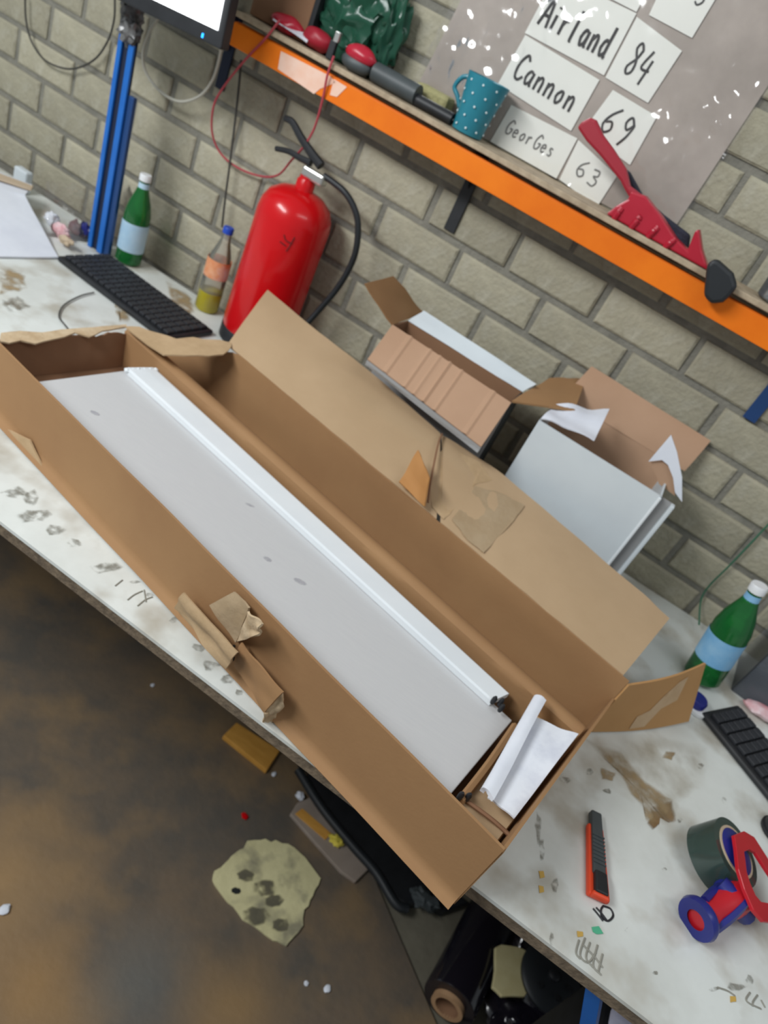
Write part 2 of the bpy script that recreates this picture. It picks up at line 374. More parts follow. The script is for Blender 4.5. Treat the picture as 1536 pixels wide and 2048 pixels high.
# ================================================================== WORKBENCH
bench = thing('workbench', 'long white laminate workbench with chipboard edge standing against the brick wall', 'workbench', (0, 1.15, 0))
YF = .648
mb = MB(); mb.box((-.3, (YF+1.64)/2, TZ-.003), (4.4, 1.64-YF, .006)); part('laminate_top', mb, M_TOP, bench)
mb = MB(); mb.box((-.3, (YF+1.64)/2, TZ-.016), (4.4, 1.64-YF-.002, .020)); part('chipboard_core', mb, M_EDGE, bench, label='brown chipboard edge under the white top')
lg = on_z(1183, 2002, .80)
def leg(x, y):
    m = MB(); m.box((x, y, (TZ-.036)/2), (.04, .045, TZ-.036)); m.box((x-.012, y-.022, (TZ-.036)/2), (.012, .012, TZ-.04)); return m
for x, y in ((1.3, .75), (-1.9, .75), (-1.9, 1.5), (1.3, 1.5)): part('leg', leg(x, y), M_BLUE, bench, bevel=.003)
q0_, q1_ = on_z(1200,1925,.874), on_z(1140,2260,.40)
part('brace', MB().tube([q0_, q1_], .015, 4, False), M_BLUE, bench, label='blue brace under the bench front')
def stain(px, m, name='stain', th=.0006, k=5, amp=.006, seed=0, label=None):
    pts = ragged([on_t(*p, .0005+.00003*(len(bench.children) % 9)) for p in px], k, amp, seed)
    if m.name in SOFT: fade_part(name, pts, m, bench, label)
    else: part(name, MB().prism(pts, (0, 0, th)), m, bench, label=label)
stain([(1195,1490),(1240,1500),(1290,1560),(1345,1600),(1352,1640),(1335,1650),(1322,1628),(1310,1655),(1292,1645),(1290,1618),(1262,1590),(1230,1530),(1200,1510)], M_STAINL, amp=.004, seed=1, label='pale brown glue stain on the bench')
stain([(1165,1475),(1290,1465),(1420,1490),(1415,1570),(1365,1600),(1350,1640),(1325,1650),(1290,1625),(1250,1570),(1215,1525)], soft('faint_stain', rgb(168,150,120), rgb(150,132,102), 16, .34, .70, .55), amp=.006, seed=12, label='broad faint brownish stain')
stain([(1300,1615),(1345,1600),(1353,1640),(1340,1647),(1322,1625),(1318,1650),(1303,1660),(1292,1648),(1303,1632)], M_STAIN, amp=.003, seed=2, label='dark brown drip of the glue stain')
stain([(1330,1500),(1352,1505),(1345,1522),(1326,1518)], M_STAINL, amp=.004, seed=3)
stain([(1200,1535),(1235,1545),(1225,1562),(1203,1560)], M_STAINL, amp=.004, seed=4)
stain([(5,595),(40,592),(62,612),(40,625),(10,622)], M_GRIME, amp=.012, seed=5, label='dark dirt mark on the bench')
stain([(0,530),(45,540),(55,575),(15,590),(0,588)], M_STAINL, amp=.014, seed=6)
stain([(210,560),(250,580),(262,640),(240,650),(225,600)], M_STAINL, amp=.01, seed=7)
stain([(330,560),(380,590),(392,625),(370,640),(340,600)], M_STAINL, amp=.008, seed=8)
for q, (x, y, a, b) in enumerate([(25,985,26,10),(70,1030,34,12),(110,1060,22,9),(60,995,12,14),(215,1135,26,9),(150,1085,15,7),(270,1165,9,4),(300,1190,8,4),(395,1295,14,8),(420,1330,16,9),(455,1358,14,8),(480,1385,9,6),(350,1240,12,5),(1085,1535,12,8),(1130,1560,9,6),(1215,1580,7,5),(1180,1545,6,5),(1360,1640,5,4),(1330,1740,5,4),(1450,1600,6,5),(1400,1530,7,5),(1255,1860,5,4),(1310,1945,5,3),(1075,1650,5,30),(1085,1700,6,24),(1110,1770,5,12),(1105,1880,4,12),(1470,1975,16,8),(1430,1980,10,6),(1500,1960,8,12)]):
    pts = [(x+1.5*a*math.cos(t*1.05)*random.uniform(.6, 1.1), y+1.5*b*math.sin(t*1.05)*random.uniform(.6, 1.1)) for t in range(6)]
    stain(pts, M_SMUDGE, 'smudge', k=3, amp=.004, seed=q)
for x, y in ((1083,1748),(1082,1778),(1465,1998),(1160,1868)):
    stain([(x-6,y-7),(x+5,y-5),(x+6,y+6),(x-4,y+8)], mat('ochre_fleck', rgb(206,168,84)) if 'ochre_fleck' not in MATS else MATS['ochre_fleck'], 'fleck', k=2, amp=.002)
stain([(1183,1855),(1197,1853),(1208,1868),(1194,1868),(1186,1864)], mat('green_paint', rgb(84,180,140)), 'paint_spot', k=3, amp=.002, label='green paint spot')
def bench_strokes(lines, r, m, name='handwriting'):
    mm = MB()
    for l in lines:
        mm.tube([on_t(*p, .0004) for p in l], r, 5)
    part(name, mm, m, bench)
bench_strokes([[(1186,1817),(1196,1829),(1206,1842)],[(1192,1815),(1203,1827),(1213,1840)],[(1206,1812),(1221,1818),(1226,1832),(1216,1842),(1204,1834),(1202,1820),(1206,1812)]], .0016, M_INK)
bench_strokes([[(1158,1880),(1152,1905),(1160,1918)],[(1170,1876),(1160,1910),(1176,1925),(1192,1905)],[(1180,1885),(1172,1915),(1186,1935)],[(1195,1890),(1186,1930),(1202,1950)],[(1205,1908),(1196,1945)],[(1166,1890),(1190,1915),(1205,1935)]], .0014, M_SCRIB)
bench_strokes([[(1435,1975),(1455,1982),(1470,1992)],[(1500,1985),(1492,2000),(1506,2012)],[(1515,1990),(1505,2008),(1522,2018)],[(1522,2000),(1530,2015)]], .0013, M_SCRIB)
bench_strokes([[(255,1200),(268,1190),(285,1182)],[(275,1212),(290,1200),(305,1194)],[(230,1172),(245,1160)],[(288,1180),(292,1204)]], .0012, M_SCRIB)

# ================================================================== LONG BOX
box = thing('long_carton', 'long open brown corrugated carton with torn edges lying along the bench', 'box', B(-.5, .85, TZ))
U0, U1, V0, V1, ZB, ZT = -1.125, .055, .626, 1.077, TZ+.002, 1.037
part('base_panel', MB().box(B((U0+U1)/2, (V0+V1)/2, ZB+.003), (U1-U0, V1-V0-.01, .005), BU, BV, ZV), M_CARDD, box)
def front(a, b):
    u = U0+(U1-U0)*a
    if b < .25:                                   # rounded bottom edge
        t = b/.25; p = B(u, V0+.004-.013*(1-t)**1.6, ZB+.012*t+.001)
    else: p = B(u, V0+.004, ZB+.013+(ZT-ZB-.013)*(b-.25)/.75)
    k = noise.noise(Vector((u*4, 0, 3)))*.004
    return p+BV*(k*(1-abs(2*b-1)))+ZV*(.002*noise.noise(Vector((u*6, 5, 1))))
part('front_wall', MB().sheet(front, 60, 10, .004), M_CARD, box, smooth=True)
def backw(a, b):
    u = U0+(U1-U0)*a
    top = ZT if u > -.94 else 1.037-(1.037-.925)*min(1, (-.94-u)/.19)+.004*noise.noise(Vector((u*60, 0, 0)))
    k = noise.noise(Vector((u*3, b*1.5, 7)))*.005*math.sin(b*math.pi)
    return B(u, V1+k, ZB+(top-ZB)*b)
part('back_wall', MB().sheet(backw, 60, 6, .004), M_CARD, box, smooth=True)
def endw(a, b):
    v = V0+.004+(V1-V0-.008)*a; top = 1.030-.035*a
    return B(U1, v, ZB+(top-ZB)*b)
part('end_wall', MB().sheet(endw, 8, 4, .004), M_CARD, box)
# back lid flap folded outward
OL = [(535,581),(640,668),(735,740),(806,802),(880,868)]
OR = [(884,872),(955,915),(1009,953),(1100,1030),(1200,1117),(1290,1193),(1338,1238)]
def outer(i, pts): return [on_z(x, y, 1.108-.05*(x-535)/803) for x, y in pts]
def flap(pts, a0, a1, seed):
    o = outer(0, pts); n = 14
    def fn(a, b):
        s_ = a*(len(o)-1); i = min(int(s_), len(o)-2); q = o[i].lerp(o[i+1], s_-i)
        h = B(a0+(a1-a0)*a, V1+.002, ZT)
        p = h.lerp(q, b)
        return p+ZV*(.004*math.sin(b*math.pi) + .002*noise.noise(Vector((a*9, b*3, seed))))
    m = MB(); m.sheet(fn, n*2, 10, .004); return m
part('lid_flap', flap(OL, -.968, -.372, 1), M_CARDT, box, smooth=True, label='pale tan lid flap left of the tear')
part('lid_flap', flap(OR, -.362, .042, 5), M_CARDT, box, smooth=True, label='pale tan lid flap right of the tear')
def flat_patch(px, z, m, name, th=.0012, k=4, amp=.003, seed=0, label=None):
    part(name, MB().prism(ragged([on_z(x, y, z) for x, y in px], k, amp, seed), (0, 0, th)), m, box, label=label)
# peeled marks on the right lid flap (follow its slope)
def flap_pt(px, py):                              # meet the lid flap's own surface
    p = on_z(px, py, 1.06); o = outer(0, OR)
    for _ in range(8):
        u, v = p.dot(BU), p.dot(BV)
        k = max(0, min(len(o)-2, sum(1 for q in o if q.dot(BU) < u)-1))
        f = (u-o[k].dot(BU))/(o[k+1].dot(BU)-o[k].dot(BU)); vq = o[k].dot(BV)*(1-f)+o[k+1].dot(BV)*f
        b = max(0, min(1, (v-V1)/(vq-V1))); zq = o[k].z*(1-f)+o[k+1].z*f
        p = on_z(px, py, ZT*(1-b)+zq*b+.004*math.sin(b*math.pi)+.0044)
    return p
def flap_patch(px, m, name, seed, label=None, th=.0003, k=4, amp=.003):
    part(name, MB().prism(ragged([flap_pt(*p) for p in px], k, amp, seed), (0, 0, th)), m, box, label=label)
flap_patch([(866,925),(890,890),(960,925),(985,960),(948,970),(905,1022),(888,1040),(862,1012)], M_PATCH, 'peeled_patch', 3, 'peeled pale patch on the lid flap')
flap_patch([(905,1040),(950,972),(1000,985),(1050,1012),(1018,1050),(968,1106),(935,1080)], M_PATCHG, 'peeled_patch', 8, 'greyish peeled patch on the lid flap', th=.0005)
# little curled tab at the tear
a_, b_, c_, d_ = on_z(798,964,1.054), on_z(837,901,1.102), on_z(859,955,1.100), on_z(850,1014,1.052)
part('torn_tab', MB().quadsheet(a_, d_, c_, b_, .003, 8, 6, .008, 2.0), mat('kraft_board_amber', rgb(186,134,78), rgb(176,124,70), 6, .8), box, smooth=True, label='small curled brown tab at the lid tear')
part('torn_fibre', MB().tube([on_z(856,1005,1.052), on_z(862,960,1.072), on_z(876,890,1.090), on_z(884,868,1.094)], .0022, 5), M_CARDD, box)
# right end flap
h0, h1 = B(U1+.002, V1-.004, ZB+.004), B(U1+.002, V1-.002, ZT-.004)
q0, q1 = on_z(1376,1442,.906), on_z(1410,1326,1.018)
def endf(a, b):
    p = (h0.lerp(q0, a)).lerp(h1.lerp(q1, a), b)
    nn = (q0-h0).cross(ZV).normalized()
    return p+nn*.006*math.sin(a*math.pi)+ZV*(-.002*math.sin(a*math.pi))
ef = part('end_flap', MB().sheet(endf, 14, 6, .004), mat('kraft_board_lit', rgb(196,150,98), rgb(188,142,90), 5, .8), box, smooth=True, label='brown end flap bent out from the box corner')  # paler kraft: light this flap does not catch is put into its colour
nrm = (q0-h0).cross(h1-h0).normalized()
def endp(a, b):
    p = endf(a, b); n2 = (endf(min(a+.02, 1), b)-endf(max(a-.02, 0), b)).cross(h1-h0).normalized()
    return p+n2*(.0028 if n2.dot(CAM-p) > 0 else -.0028)
def endstrip(poly):
    m = MB(); n = len(poly); pts = [endp(a, b) for a, b in poly]; m.prism(pts, nrm*.0006 if nrm.dot(CAM-pts[0]) > 0 else -nrm*.0006); return m
part('tape_mark', endstrip([(.36,.06),(.50,.08),(.58,.40),(.74,.50),(.76,.90),(.66,.86),(.54,.66),(.46,.40),(.36,.30)]), M_TAPE, ef, label='pale tape residue')
# inner tray folded from the same board
TB = .952
tu0 = -1.112
def liner(a, b):
    u = tu0-.016+(.048-tu0+.016)*a
    if b < .7: return B(u, TB, ZB+.006+(.986-ZB-.006)*(b/.7))
    t = (b-.7)/.3; return B(u, TB+.03*t, .986+.005*math.sin(t*math.pi)-.006*t)+ZV*.0015*noise.noise(Vector((u*7, 1, 1)))
part('inner_tray_side', MB().sheet(liner, 40, 12, .004), M_CARD, box, smooth=True)
def tray_end(a, b):
    v = V0+.004+(TB-V0-.001)*a
    top = .982+.010*noise.noise(Vector((v*30, 2, 1)))+.006*noise.noise(Vector((v*90, 2, 1)))
    return B(tu0-.012*b+.004*noise.noise(Vector((v*16, b*2, 0))), v, ZB+.006+(top-ZB-.006)*b)
part('inner_tray_end', MB().sheet(tray_end, 40, 8, .004), M_CARDD, box, smooth=True)
lip = [(0,686),(18,688),(42,683),(70,690),(100,682),(128,676),(150,668),(178,676),(205,664),(232,660),(252,656),(252,651),(205,655),(165,658),(120,662),(85,668),(40,664),(0,668)]
part('torn_lip', MB().prism(ragged([on_z(x, y, .984) for x, y in lip], 2, .002, 4), (0, 0, .003)), M_TORN, box, label='pale ragged torn edge')
tf = [(250,655),(264,668),(296,692),(328,712),(372,713),(418,713),(446,711),(462,697),(462,688),(440,682),(405,681),(385,676),(352,680),(330,672),(300,664),(278,656)]
part('torn_flap', MB().prism(ragged([on_z(x, y, .995+.045*max(0, min(1, (x-250)/212))) for x, y in tf], 2, .002, 9), (0, 0, .003)), M_PATCH, box, label='pale torn scrap of board at the back corner')
# tray end at the right
def tray_r(a, b):
    u = -.022+.07*a; v = V0+.01+(TB-V0-.014)*b
    return B(u, v, .956+.010*a*a+.004*math.sin(a*7)*.6+.003*noise.noise(Vector((u*20, v*8, 2))))
part('inner_tray_flap', MB().sheet(tray_r, 10, 24, .004), M_CARDT, box, smooth=True)
part('fold_ridge', MB().tube([on_z(921,1602,.966), on_z(978,1528,.968), on_z(1030,1452,.966)], .006, 6), M_CARD, box, smooth=True)
part('fold_ridge', MB().tube([on_z(935,1603,.964), on_z(985,1640,.972), on_z(1025,1676,.975)], .003, 6), M_CARDD, box, smooth=True)
# torn hand-hole pieces on the front wall
fp = lambda x, y, o=.004: on_plane(x, y, B(0, V0-o, 0), BV)
def fpatch(quad, m, o=(.004,)*4, wob=.004, seed=0, name='torn_tab', label=None, curl=0):
    P = [fp(x, y, oo) for (x, y), oo in zip(quad, o)]
    part(name, MB().quadsheet(P[0], P[1], P[2], P[3], .003, 10, 8, wob, seed), m, box, smooth=True, label=label)
fpatch([(368,1185),(475,1305),(452,1338),(350,1215)], M_PATCH, (.02,.035,.03,.01), .008, 1, label='pale curled tear on the front wall')
fpatch([(352,1215),(460,1300),(465,1322),(452,1330)], M_PATCH, (.008,.014,.012,.01), .003, 11)
fpatch([(420,1210),(468,1184),(500,1215),(472,1285)], M_PATCHG, (.006,.006,.014,.01), .003, 2, label='greyish peeled panel beside the tear')
fpatch([(472,1284),(500,1222),(524,1248),(518,1270)], M_TORN, (.008,.02,.034,.03), .006, 3, label='curled pale edge of the tear')
fpatch([(484,1285),(565,1385),(530,1425),(470,1330)], M_CARD, (.012,.030,.028,.008), .006, 4, label='folded brown tab at the hand hole')
fpatch([(565,1387),(568,1412),(535,1440),(528,1420)], M_TORN, (.028,.018,.014,.026), .006, 5, label='ragged end of the folded tab')
fpatch([(528,1424),(552,1420),(545,1445),(524,1452)], M_TORN, (.03,.012,.008,.016), .006, 6)
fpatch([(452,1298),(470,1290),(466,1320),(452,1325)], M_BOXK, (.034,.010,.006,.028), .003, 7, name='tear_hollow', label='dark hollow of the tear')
fpatch([(0,850),(60,880),(86,935),(66,930)], M_PATCH, (.002,.003,.003,.002), .001, 8, name='peeled_patch', label='pale scuff low on the front wall')

# ================================================================== WHITE PANEL AND STRIP IN THE BOX
pz = .955
pan = thing('wooden_plank', 'wide white wood-grained plank lying in the long carton', 'plank', B(-.53, .77, ZB+.006))
pl = [on_z(75,765,pz), on_z(246,743,pz), on_z(1026,1442,pz), on_z(905,1591,pz)]
# the front edge runs on behind the carton's front wall
def uvof(p): return p.dot(BU), p.dot(BV)
ul, ur = -1.028, -.034
vb = .892
mbp = MB(); mbp.prism([B(ul, V0+.010, ZB+.007), B(ul-.004, vb, ZB+.007), B(ur-.006, vb+.012, ZB+.007), B(ur+.004, V0+.010, ZB+.007)], (0, 0, pz-ZB-.007))
part('board', mbp, M_WOOD, pan, bevel=.0015)
for i, (x, y, a, b) in enumerate([(190,826,11,4),(600,1163,15,6),(535,1118,10,5),(500,1010,12,3)]):
    c = on_z(x, y, pz); pts = [on_z(x+a*math.cos(t*.785), y+.4*a*math.cos(t*.785)+b*math.sin(t*.785), pz+.0002) for t in range(8)]
    fade_part('knot', pts, soft('pale_knot', rgb(172,171,178), rgb(184,182,188), 60, .3, .6, .8) if 'pale_knot' not in MATS else MATS['pale_knot'], pan, 'faint grey knot in the white grain')
for x, y in ((988,1400),(1002,1404),(1003,1416),(921,1592),(936,1594)):
    c = on_z(x, y, .972); part('peg', MB().lathe([(.003, 0), (.004, .004), (.004, .012), (.002, .016)], c-ZV*.008, (0, 0, 1), 10), M_BLACK, pan, smooth=True, label='small black peg at the panel end')
sz0, sz1 = pz+.001, .968
s1, s2, s3, s4 = on_z(252,735,sz1), on_z(985,1402,sz1), on_z(1020,1386,sz1), on_z(310,735,sz1)
def strip(a, b):
    f = (s1.lerp(s2, a)); k = (s4.lerp(s3, a))
    return f.lerp(k, b)
mb = MB()
nseg = 24; prof = lambda a: [s1.lerp(s2, a)-ZV*(sz1-sz0), s1.lerp(s2, a)-ZV*.002, s1.lerp(s2, a).lerp(s4.lerp(s3, a), .08), s1.lerp(s2, a).lerp(s4.lerp(s3, a), .92), s4.lerp(s3, a)-ZV*.002, s4.lerp(s3, a)-ZV*(sz1-sz0)]
vs = []; fs = []
for i in range(nseg+1):
    pr = prof(i/nseg)
    if i == 0: pr = [p+BU*(.004*noise.noise(p*200)) for p in pr]
    vs += pr
for i in range(nseg):
    for k in range(6): fs.append((i*6+k, i*6+(k+1) % 6, (i+1)*6+(k+1) % 6, (i+1)*6+k))
fs += [tuple(range(6)), tuple(nseg*6+k for k in range(6))]
mb.add(vs, fs)
stripo = thing('white_batten', 'narrow bright white batten on the rear edge of the white plank', 'batten', s1.lerp(s3, .5)-ZV*.012)
part('batten_body', mb, M_WHITE, stripo)
for i in range(6):
    p = s1.lerp(s4, i/5.0); part('end_tooth', MB().blob(p+BU*.004-ZV*.004, .006, (1, .8, .9), .2, 8, i, 2), M_WHITE, stripo, smooth=True)

# paper bundle at the right end
pp = thing('instruction_paper', 'folded white instruction sheet lying at the right end of the long carton', 'paper', on_z(1060,1540,.985))
pa, pb, pc, pd = on_z(1058,1432,.990), on_z(1162,1474,1.000), on_z(1046,1652,1.000), on_z(975,1596,.990)
pb, pc = [q-BU*max(0, q.dot(BU)-(U1-.010)) for q in (pb, pc)]
part('sheet', MB().quadsheet(pd, pc, pb, pa, .0025, 12, 10, .004, 3), M_PRINT, pp, smooth=True)
pe, pf, pg, ph = on_z(963,1584,.992), on_z(985,1600,1.004), on_z(1090,1402,1.006), on_z(1068,1403,.994)
part('folded_edge', MB().quadsheet(pe, pf, pg, ph, .006, 14, 6, .003, 6, bulge=(-.006, .003, .004)), M_PAPER, pp, smooth=True, label='raised white folded edge of the sheet')

# ================================================================== SHELF
ZS = 1.568; SD = .125
shelf = thing('wall_shelf', 'plywood wall shelf with an orange steel beam along its front edge', 'shelf', W(.1, ZS-.07, .06))
ua, ub = -.70, 1.35
part('board', MB().box(W((ua+ub)/2, ZS-.0055, SD/2+.002), (ub-ua, SD, .011), WU, WN, ZV), M_BOARD, shelf, bevel=.002)
mb = MB(); mb.box(W((ua+ub)/2, ZS-.045, SD-.006), (ub-ua, .006, .046), WU, WN, ZV)
mb.box(W((ua+ub)/2, ZS-.0225, SD-.022), (ub-ua, .026, .004), WU, WN, ZV); mb.box(W((ua+ub)/2, ZS-.066, SD-.020), (ub-ua, .026, .004), WU, WN, ZV)
part('beam', mb, M_ORANGE, shelf, bevel=.0012)
bo = SD-.0025
def beam_pts(px): return [on_w(x, y, bo) for x, y in px]
part('label_sticker', MB().prism(beam_pts([(562,102),(660,152),(672,165),(640,178),(628,188),(556,138)]), WN*.0006), M_STICK, shelf, label='scuffed pale label on the orange beam')
part('label_sticker', MB().prism(beam_pts([(668,158),(694,174),(674,194),(660,190)]), WN*.0006), M_STICK, shelf, label='torn corner of the pale label')
def bracket(x, y, m, w_=.028):
    u, z = wuz(x, y, .006); mm = MB()
    mm.box(W(u, (z+ZS-.012)/2, .004), (w_, .006, ZS-.012-z), WU, WN, ZV)
    mm.box(W(u, ZS-.0140, SD/2-.01), (w_, SD-.035, .005), WU, WN, ZV)
    mm.prism([W(u-.002, ZS-.10, .006), W(u-.002, ZS-.022, .09), W(u-.002, ZS-.022, .006)], WU*.004)
    return mm
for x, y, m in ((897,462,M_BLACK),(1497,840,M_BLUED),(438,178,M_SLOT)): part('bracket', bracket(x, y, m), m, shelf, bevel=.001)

# things on the shelf ------------------------------------------------
def sp(px, py, off=.06): return on_w(px, py, off)
def shelf_at(px, py): return on_z(px, py, ZS)
# mug
u_m, _ = wuz(932,268,.072); mbase = W(u_m, ZS+.001, .072)
_, zt = wuz(978,160,.072); mh = min(.14, zt-ZS)
mug = thing('mug', 'teal mug with white dots standing on the shelf below the name cards', 'mug', mbase)
part('body', MB().lathe([(.030, 0), (.033, .002), (.036, mh*.4), (.0455, mh), (.043, mh), (.034, mh*.4), (.030, .006), (.0005, .006)], mbase, n=36), M_TEAL, mug, smooth=True)
hp = [mbase-WU*(.036+.007*t)+ZV*mh*t+WN*.0 for t in (.35, .9)]
part('handle', MB().tube([hp[0]+WU*.002, hp[0]-WU*.012+ZV*.016, hp[0].lerp(hp[1], .5)-WU*.024, hp[1]-WU*.014-ZV*.008, hp[1]+WU*.004], .0048, 10), M_TEAL, mug, smooth=True)
mb = MB()
for r_ in range(5):
    for k in range(9):
        t = (r_+.6)/5.2; rad = .034+.0105*t; an = 2*math.pi*(k+.5*(r_ % 2))/9
        dr = Vector((math.cos(an), math.sin(an), 0)); mb.lathe([(.0024, 0), (.0019, .001)], mbase+dr*(rad+.0003)+ZV*mh*t, dr, 8)
part('dots', mb, M_DOT, mug)['kind'] = 'stuff'
# dustpan with its brush behind
u0d, z0d = wuz(1400,548,.095)
dp = thing('dustpan', 'red plastic dustpan lying on the shelf with its handle raised against the cards', 'dustpan', W(.25, ZS, .08))
P_ = lambda px, o: [on_w(x, y, o) for x, y in px]
def relief(px, o, ribs):
    pts = P_(px, o); return MB().prism(pts, WN*.02)
body = [(1212,428),(1232,412),(1256,398),(1262,382),(1290,392),(1322,432),(1352,478),(1375,500),(1390,462),(1398,458),(1404,500),(1408,556)]
low = []
u1_, _ = wuz(1408,556,.085); 
part('pan', MB().prism([q if q.z > ZS+.001 else Vector((q.x, q.y, ZS+.001)) for q in P_(body+[(1360,530),(1300,492),(1250,462),(1222,446)], .118)], WN*-.034), M_REDP, dp, bevel=.008)
for k, (x, y, X, Y) in enumerate([(1228,438,1244,416),(1262,456,1282,432),(1296,474,1316,454),(1330,495,1350,478)]):
    a, b = sp(x, y, .1165), sp(X, Y, .1165); part('rib', MB().tube([a, a.lerp(b, .5)+WN*.003, b], [.006, .006], 8), M_REDP, dp, smooth=True)
hd = P_([(1153,254),(1163,243),(1180,234),(1192,240),(1206,270),(1228,300),(1252,338),(1260,372),(1286,392),(1262,402),(1248,378),(1240,362),(1200,312),(1172,282)], .114)
part('handle', MB().prism(hd, WN*-.016), M_REDD, dp, bevel=.005)
br = thing('hand_brush', 'dark blue-black hand brush tucked behind the red dustpan', 'brush', W(.28, ZS, .05))
part('head', MB().prism(P_([(1250,335),(1262,345),(1288,392),(1330,430),(1372,462),(1382,470),(1376,512),(1345,500),(1300,455),(1262,390),(1252,350)], .055), WN*.022), mat('navy_brush', rgb(40,42,58), rgb(30,32,46), 60, .8, .4, 200), br, bevel=.004)
part('bristles', MB().prism([Vector((q.x, q.y, max(q.z, ZS+.001))) for q in P_([(1300,455),(1345,500),(1376,512),(1370,540),(1330,520),(1290,470)], .055)], WN*.02), MATS['navy_brush'], br)
# black clamp on the shelf edge right of the dustpan
g = thing('black_clip', 'black rubber grip hanging over the shelf edge right of the dustpan', 'clip', W(.47, ZS-.03, .13))
part('grip', MB().prism(P_([(1412,562),(1416,528),(1428,516),(1440,520),(1468,545),(1476,572),(1462,590),(1448,602),(1425,605),(1410,590)], .128), WN*.03), M_RUBBER, g, bevel=.008)
# clear tub on the shelf at the right edge
u5, z5 = wuz(1500,640,.06)
tb = thing('clear_jar', 'clear plastic tub at the right end of the shelf', 'tub', W(.60, ZS, .065))
part('jar_wall', MB().lathe([(.050, .0), (.056, .004), (.062, .13), (.060, .13), (.054, .006), (.001, .006)], W(.61, ZS+.001, .065), n=28), M_TUB, tb, smooth=True)
part('jar_rim', MB().lathe([(.062, .126), (.066, .128), (.066, .134), (.060, .134)], W(.61, ZS+.001, .065), n=28, cap=False), M_TUB, tb, smooth=True)
# shelf left group: carton, green bag, red tools
def shelf_poly(name, px, off, depth, m, label, cat, bevel=.002):
    pts = [Vector((q.x, q.y, max(q.z, ZS+.0015))) for q in P_(px, off)]
    return single(name, MB().prism(pts, WN*depth), m, label, cat, bevel=bevel)
cb = thing('small_carton', 'brown cardboard carton with a black side at the left end of the shelf', 'box', W(-.55, ZS, .05))
uc0, _ = wuz(492,52,.085); uc1, _ = wuz(610,70,.085)
part('carton_body', MB().box(W((uc0+uc1)/2, ZS+.112, .045), (uc1-uc0, .08, .22), WU, WN, ZV), M_CARDD, cb, bevel=.002)
part('black_side', MB().box(W(uc1+.006, ZS+.112, .045), (.012, .082, .222), WU, WN, ZV), M_BLACK, cb, bevel=.001, label='black side strip of the carton')
single('white_slip', MB().quadsheet(sp(556,24,.07), sp(545,40,.112), sp(614,84,.112), sp(626,68,.07), .002, 6, 3, .003, 2), M_PAPER, 'white paper slip lying on red tools on the shelf', 'paper')
def rtool(name, ell, off, m, label, cat, sq=(1, .8, .6), r=None):
    c = on_w(*ell[0], off); rr = r
    return single(name, MB().blob(Vector((c.x, c.y, max(c.z, ZS+rr*sq[2]+.001))), rr, sq, .12, 5, ell[0][0]*.01, 3), m, label, cat, smooth=True)
rtool('red_grip', [(572,68)], .085, M_REDP, 'red rubber grip on the shelf beside the white slip', 'tool', (1.6, .9, .7), .026)
rtool('red_spool', [(632,92)], .085, M_REDD, 'dark red spool between the slip and the silver lighter', 'spool', (1.5, .9, .8), .026)
li = thing('metal_lighter', 'small shiny metal lighter standing on the shelf by the green bag', 'lighter', W(-.40, ZS, .10))
lb = on_w(660,112,.105); lb = Vector((lb.x, lb.y, ZS+.001))
part('case', MB().box(lb+ZV*.018, (.016, .011, .036), WU, WN, ZV), M_BLACK, li, bevel=.002)
part('hood', MB().box(lb+ZV*.045+WU*.004, (.013, .011, .020), WU, WN, ZV), M_SILVER, li, bevel=.002, label='chrome hood')
tr = thing('tape_measure', 'round red and black tape measure on the shelf below the green bag', 'tape measure', W(-.33, ZS, .09))
tc_ = on_w(712,132,.095); tc_ = Vector((tc_.x, tc_.y, ZS+.026))
part('case', MB().blob(tc_-ZV*.008, .036, (1.05, .55, .5), .05, 5, 1, 3), M_GREYB, tr, smooth=True)
part('red_band', MB().blob(tc_+ZV*.010+WU*.004, .034, (1.1, .62, .56), .06, 5, 4, 3), M_REDP, tr, smooth=True, label='red domed top')
bt = thing('black_torch', 'long black torch lying along the shelf between the green bag and the mug', 'torch', W(-.2, ZS, .07))
ta, tb_ = on_w(742,168,.085), on_w(830,205,.085); ta.z = tb_.z = ZS+.021
part('barrel', MB().tube([ta, tb_], .020, 16, False), M_GREYB, bt, smooth=True)
td, te = on_w(822,198,.085), on_w(905,240,.085); td.z = te.z = ZS+.013
part('tail', MB().tube([td, te], .012, 14, False), M_BLACK, bt, smooth=True)
sg = on_w(868,196,.035); single('sponge', MB().box(Vector((sg.x, sg.y, ZS+.022)), (.085, .045, .042), WU, WN, ZV), M_SPONGE, 'yellowish sponge block behind the black torch on the shelf', 'sponge', bevel=.008)
gb = MB()
cu, cz = wuz(720,80,.045)
for k, (x, y, r_, sq) in enumerate([(705,80,.075,(1.1, .5, 1.0)),(668,95,.05,(1, .6, .9)),(690,20,.06,(1, .5, 1)),(745,20,.07,(.9, .5, 1.2)),(690,110,.06,(.9, .5, .7)),(770,100,.05,(.55, .5, 1.6))]):
    c = on_w(x, y, .045); gb.blob(Vector((c.x, c.y, max(c.z, ZS+r_*sq[2]*1.05))), r_, sq, .35, 9, k*3.1, 4)
single('green_bag', gb, M_GBAG, 'crumpled dark green plastic bag standing on the shelf', 'bag', smooth=True)

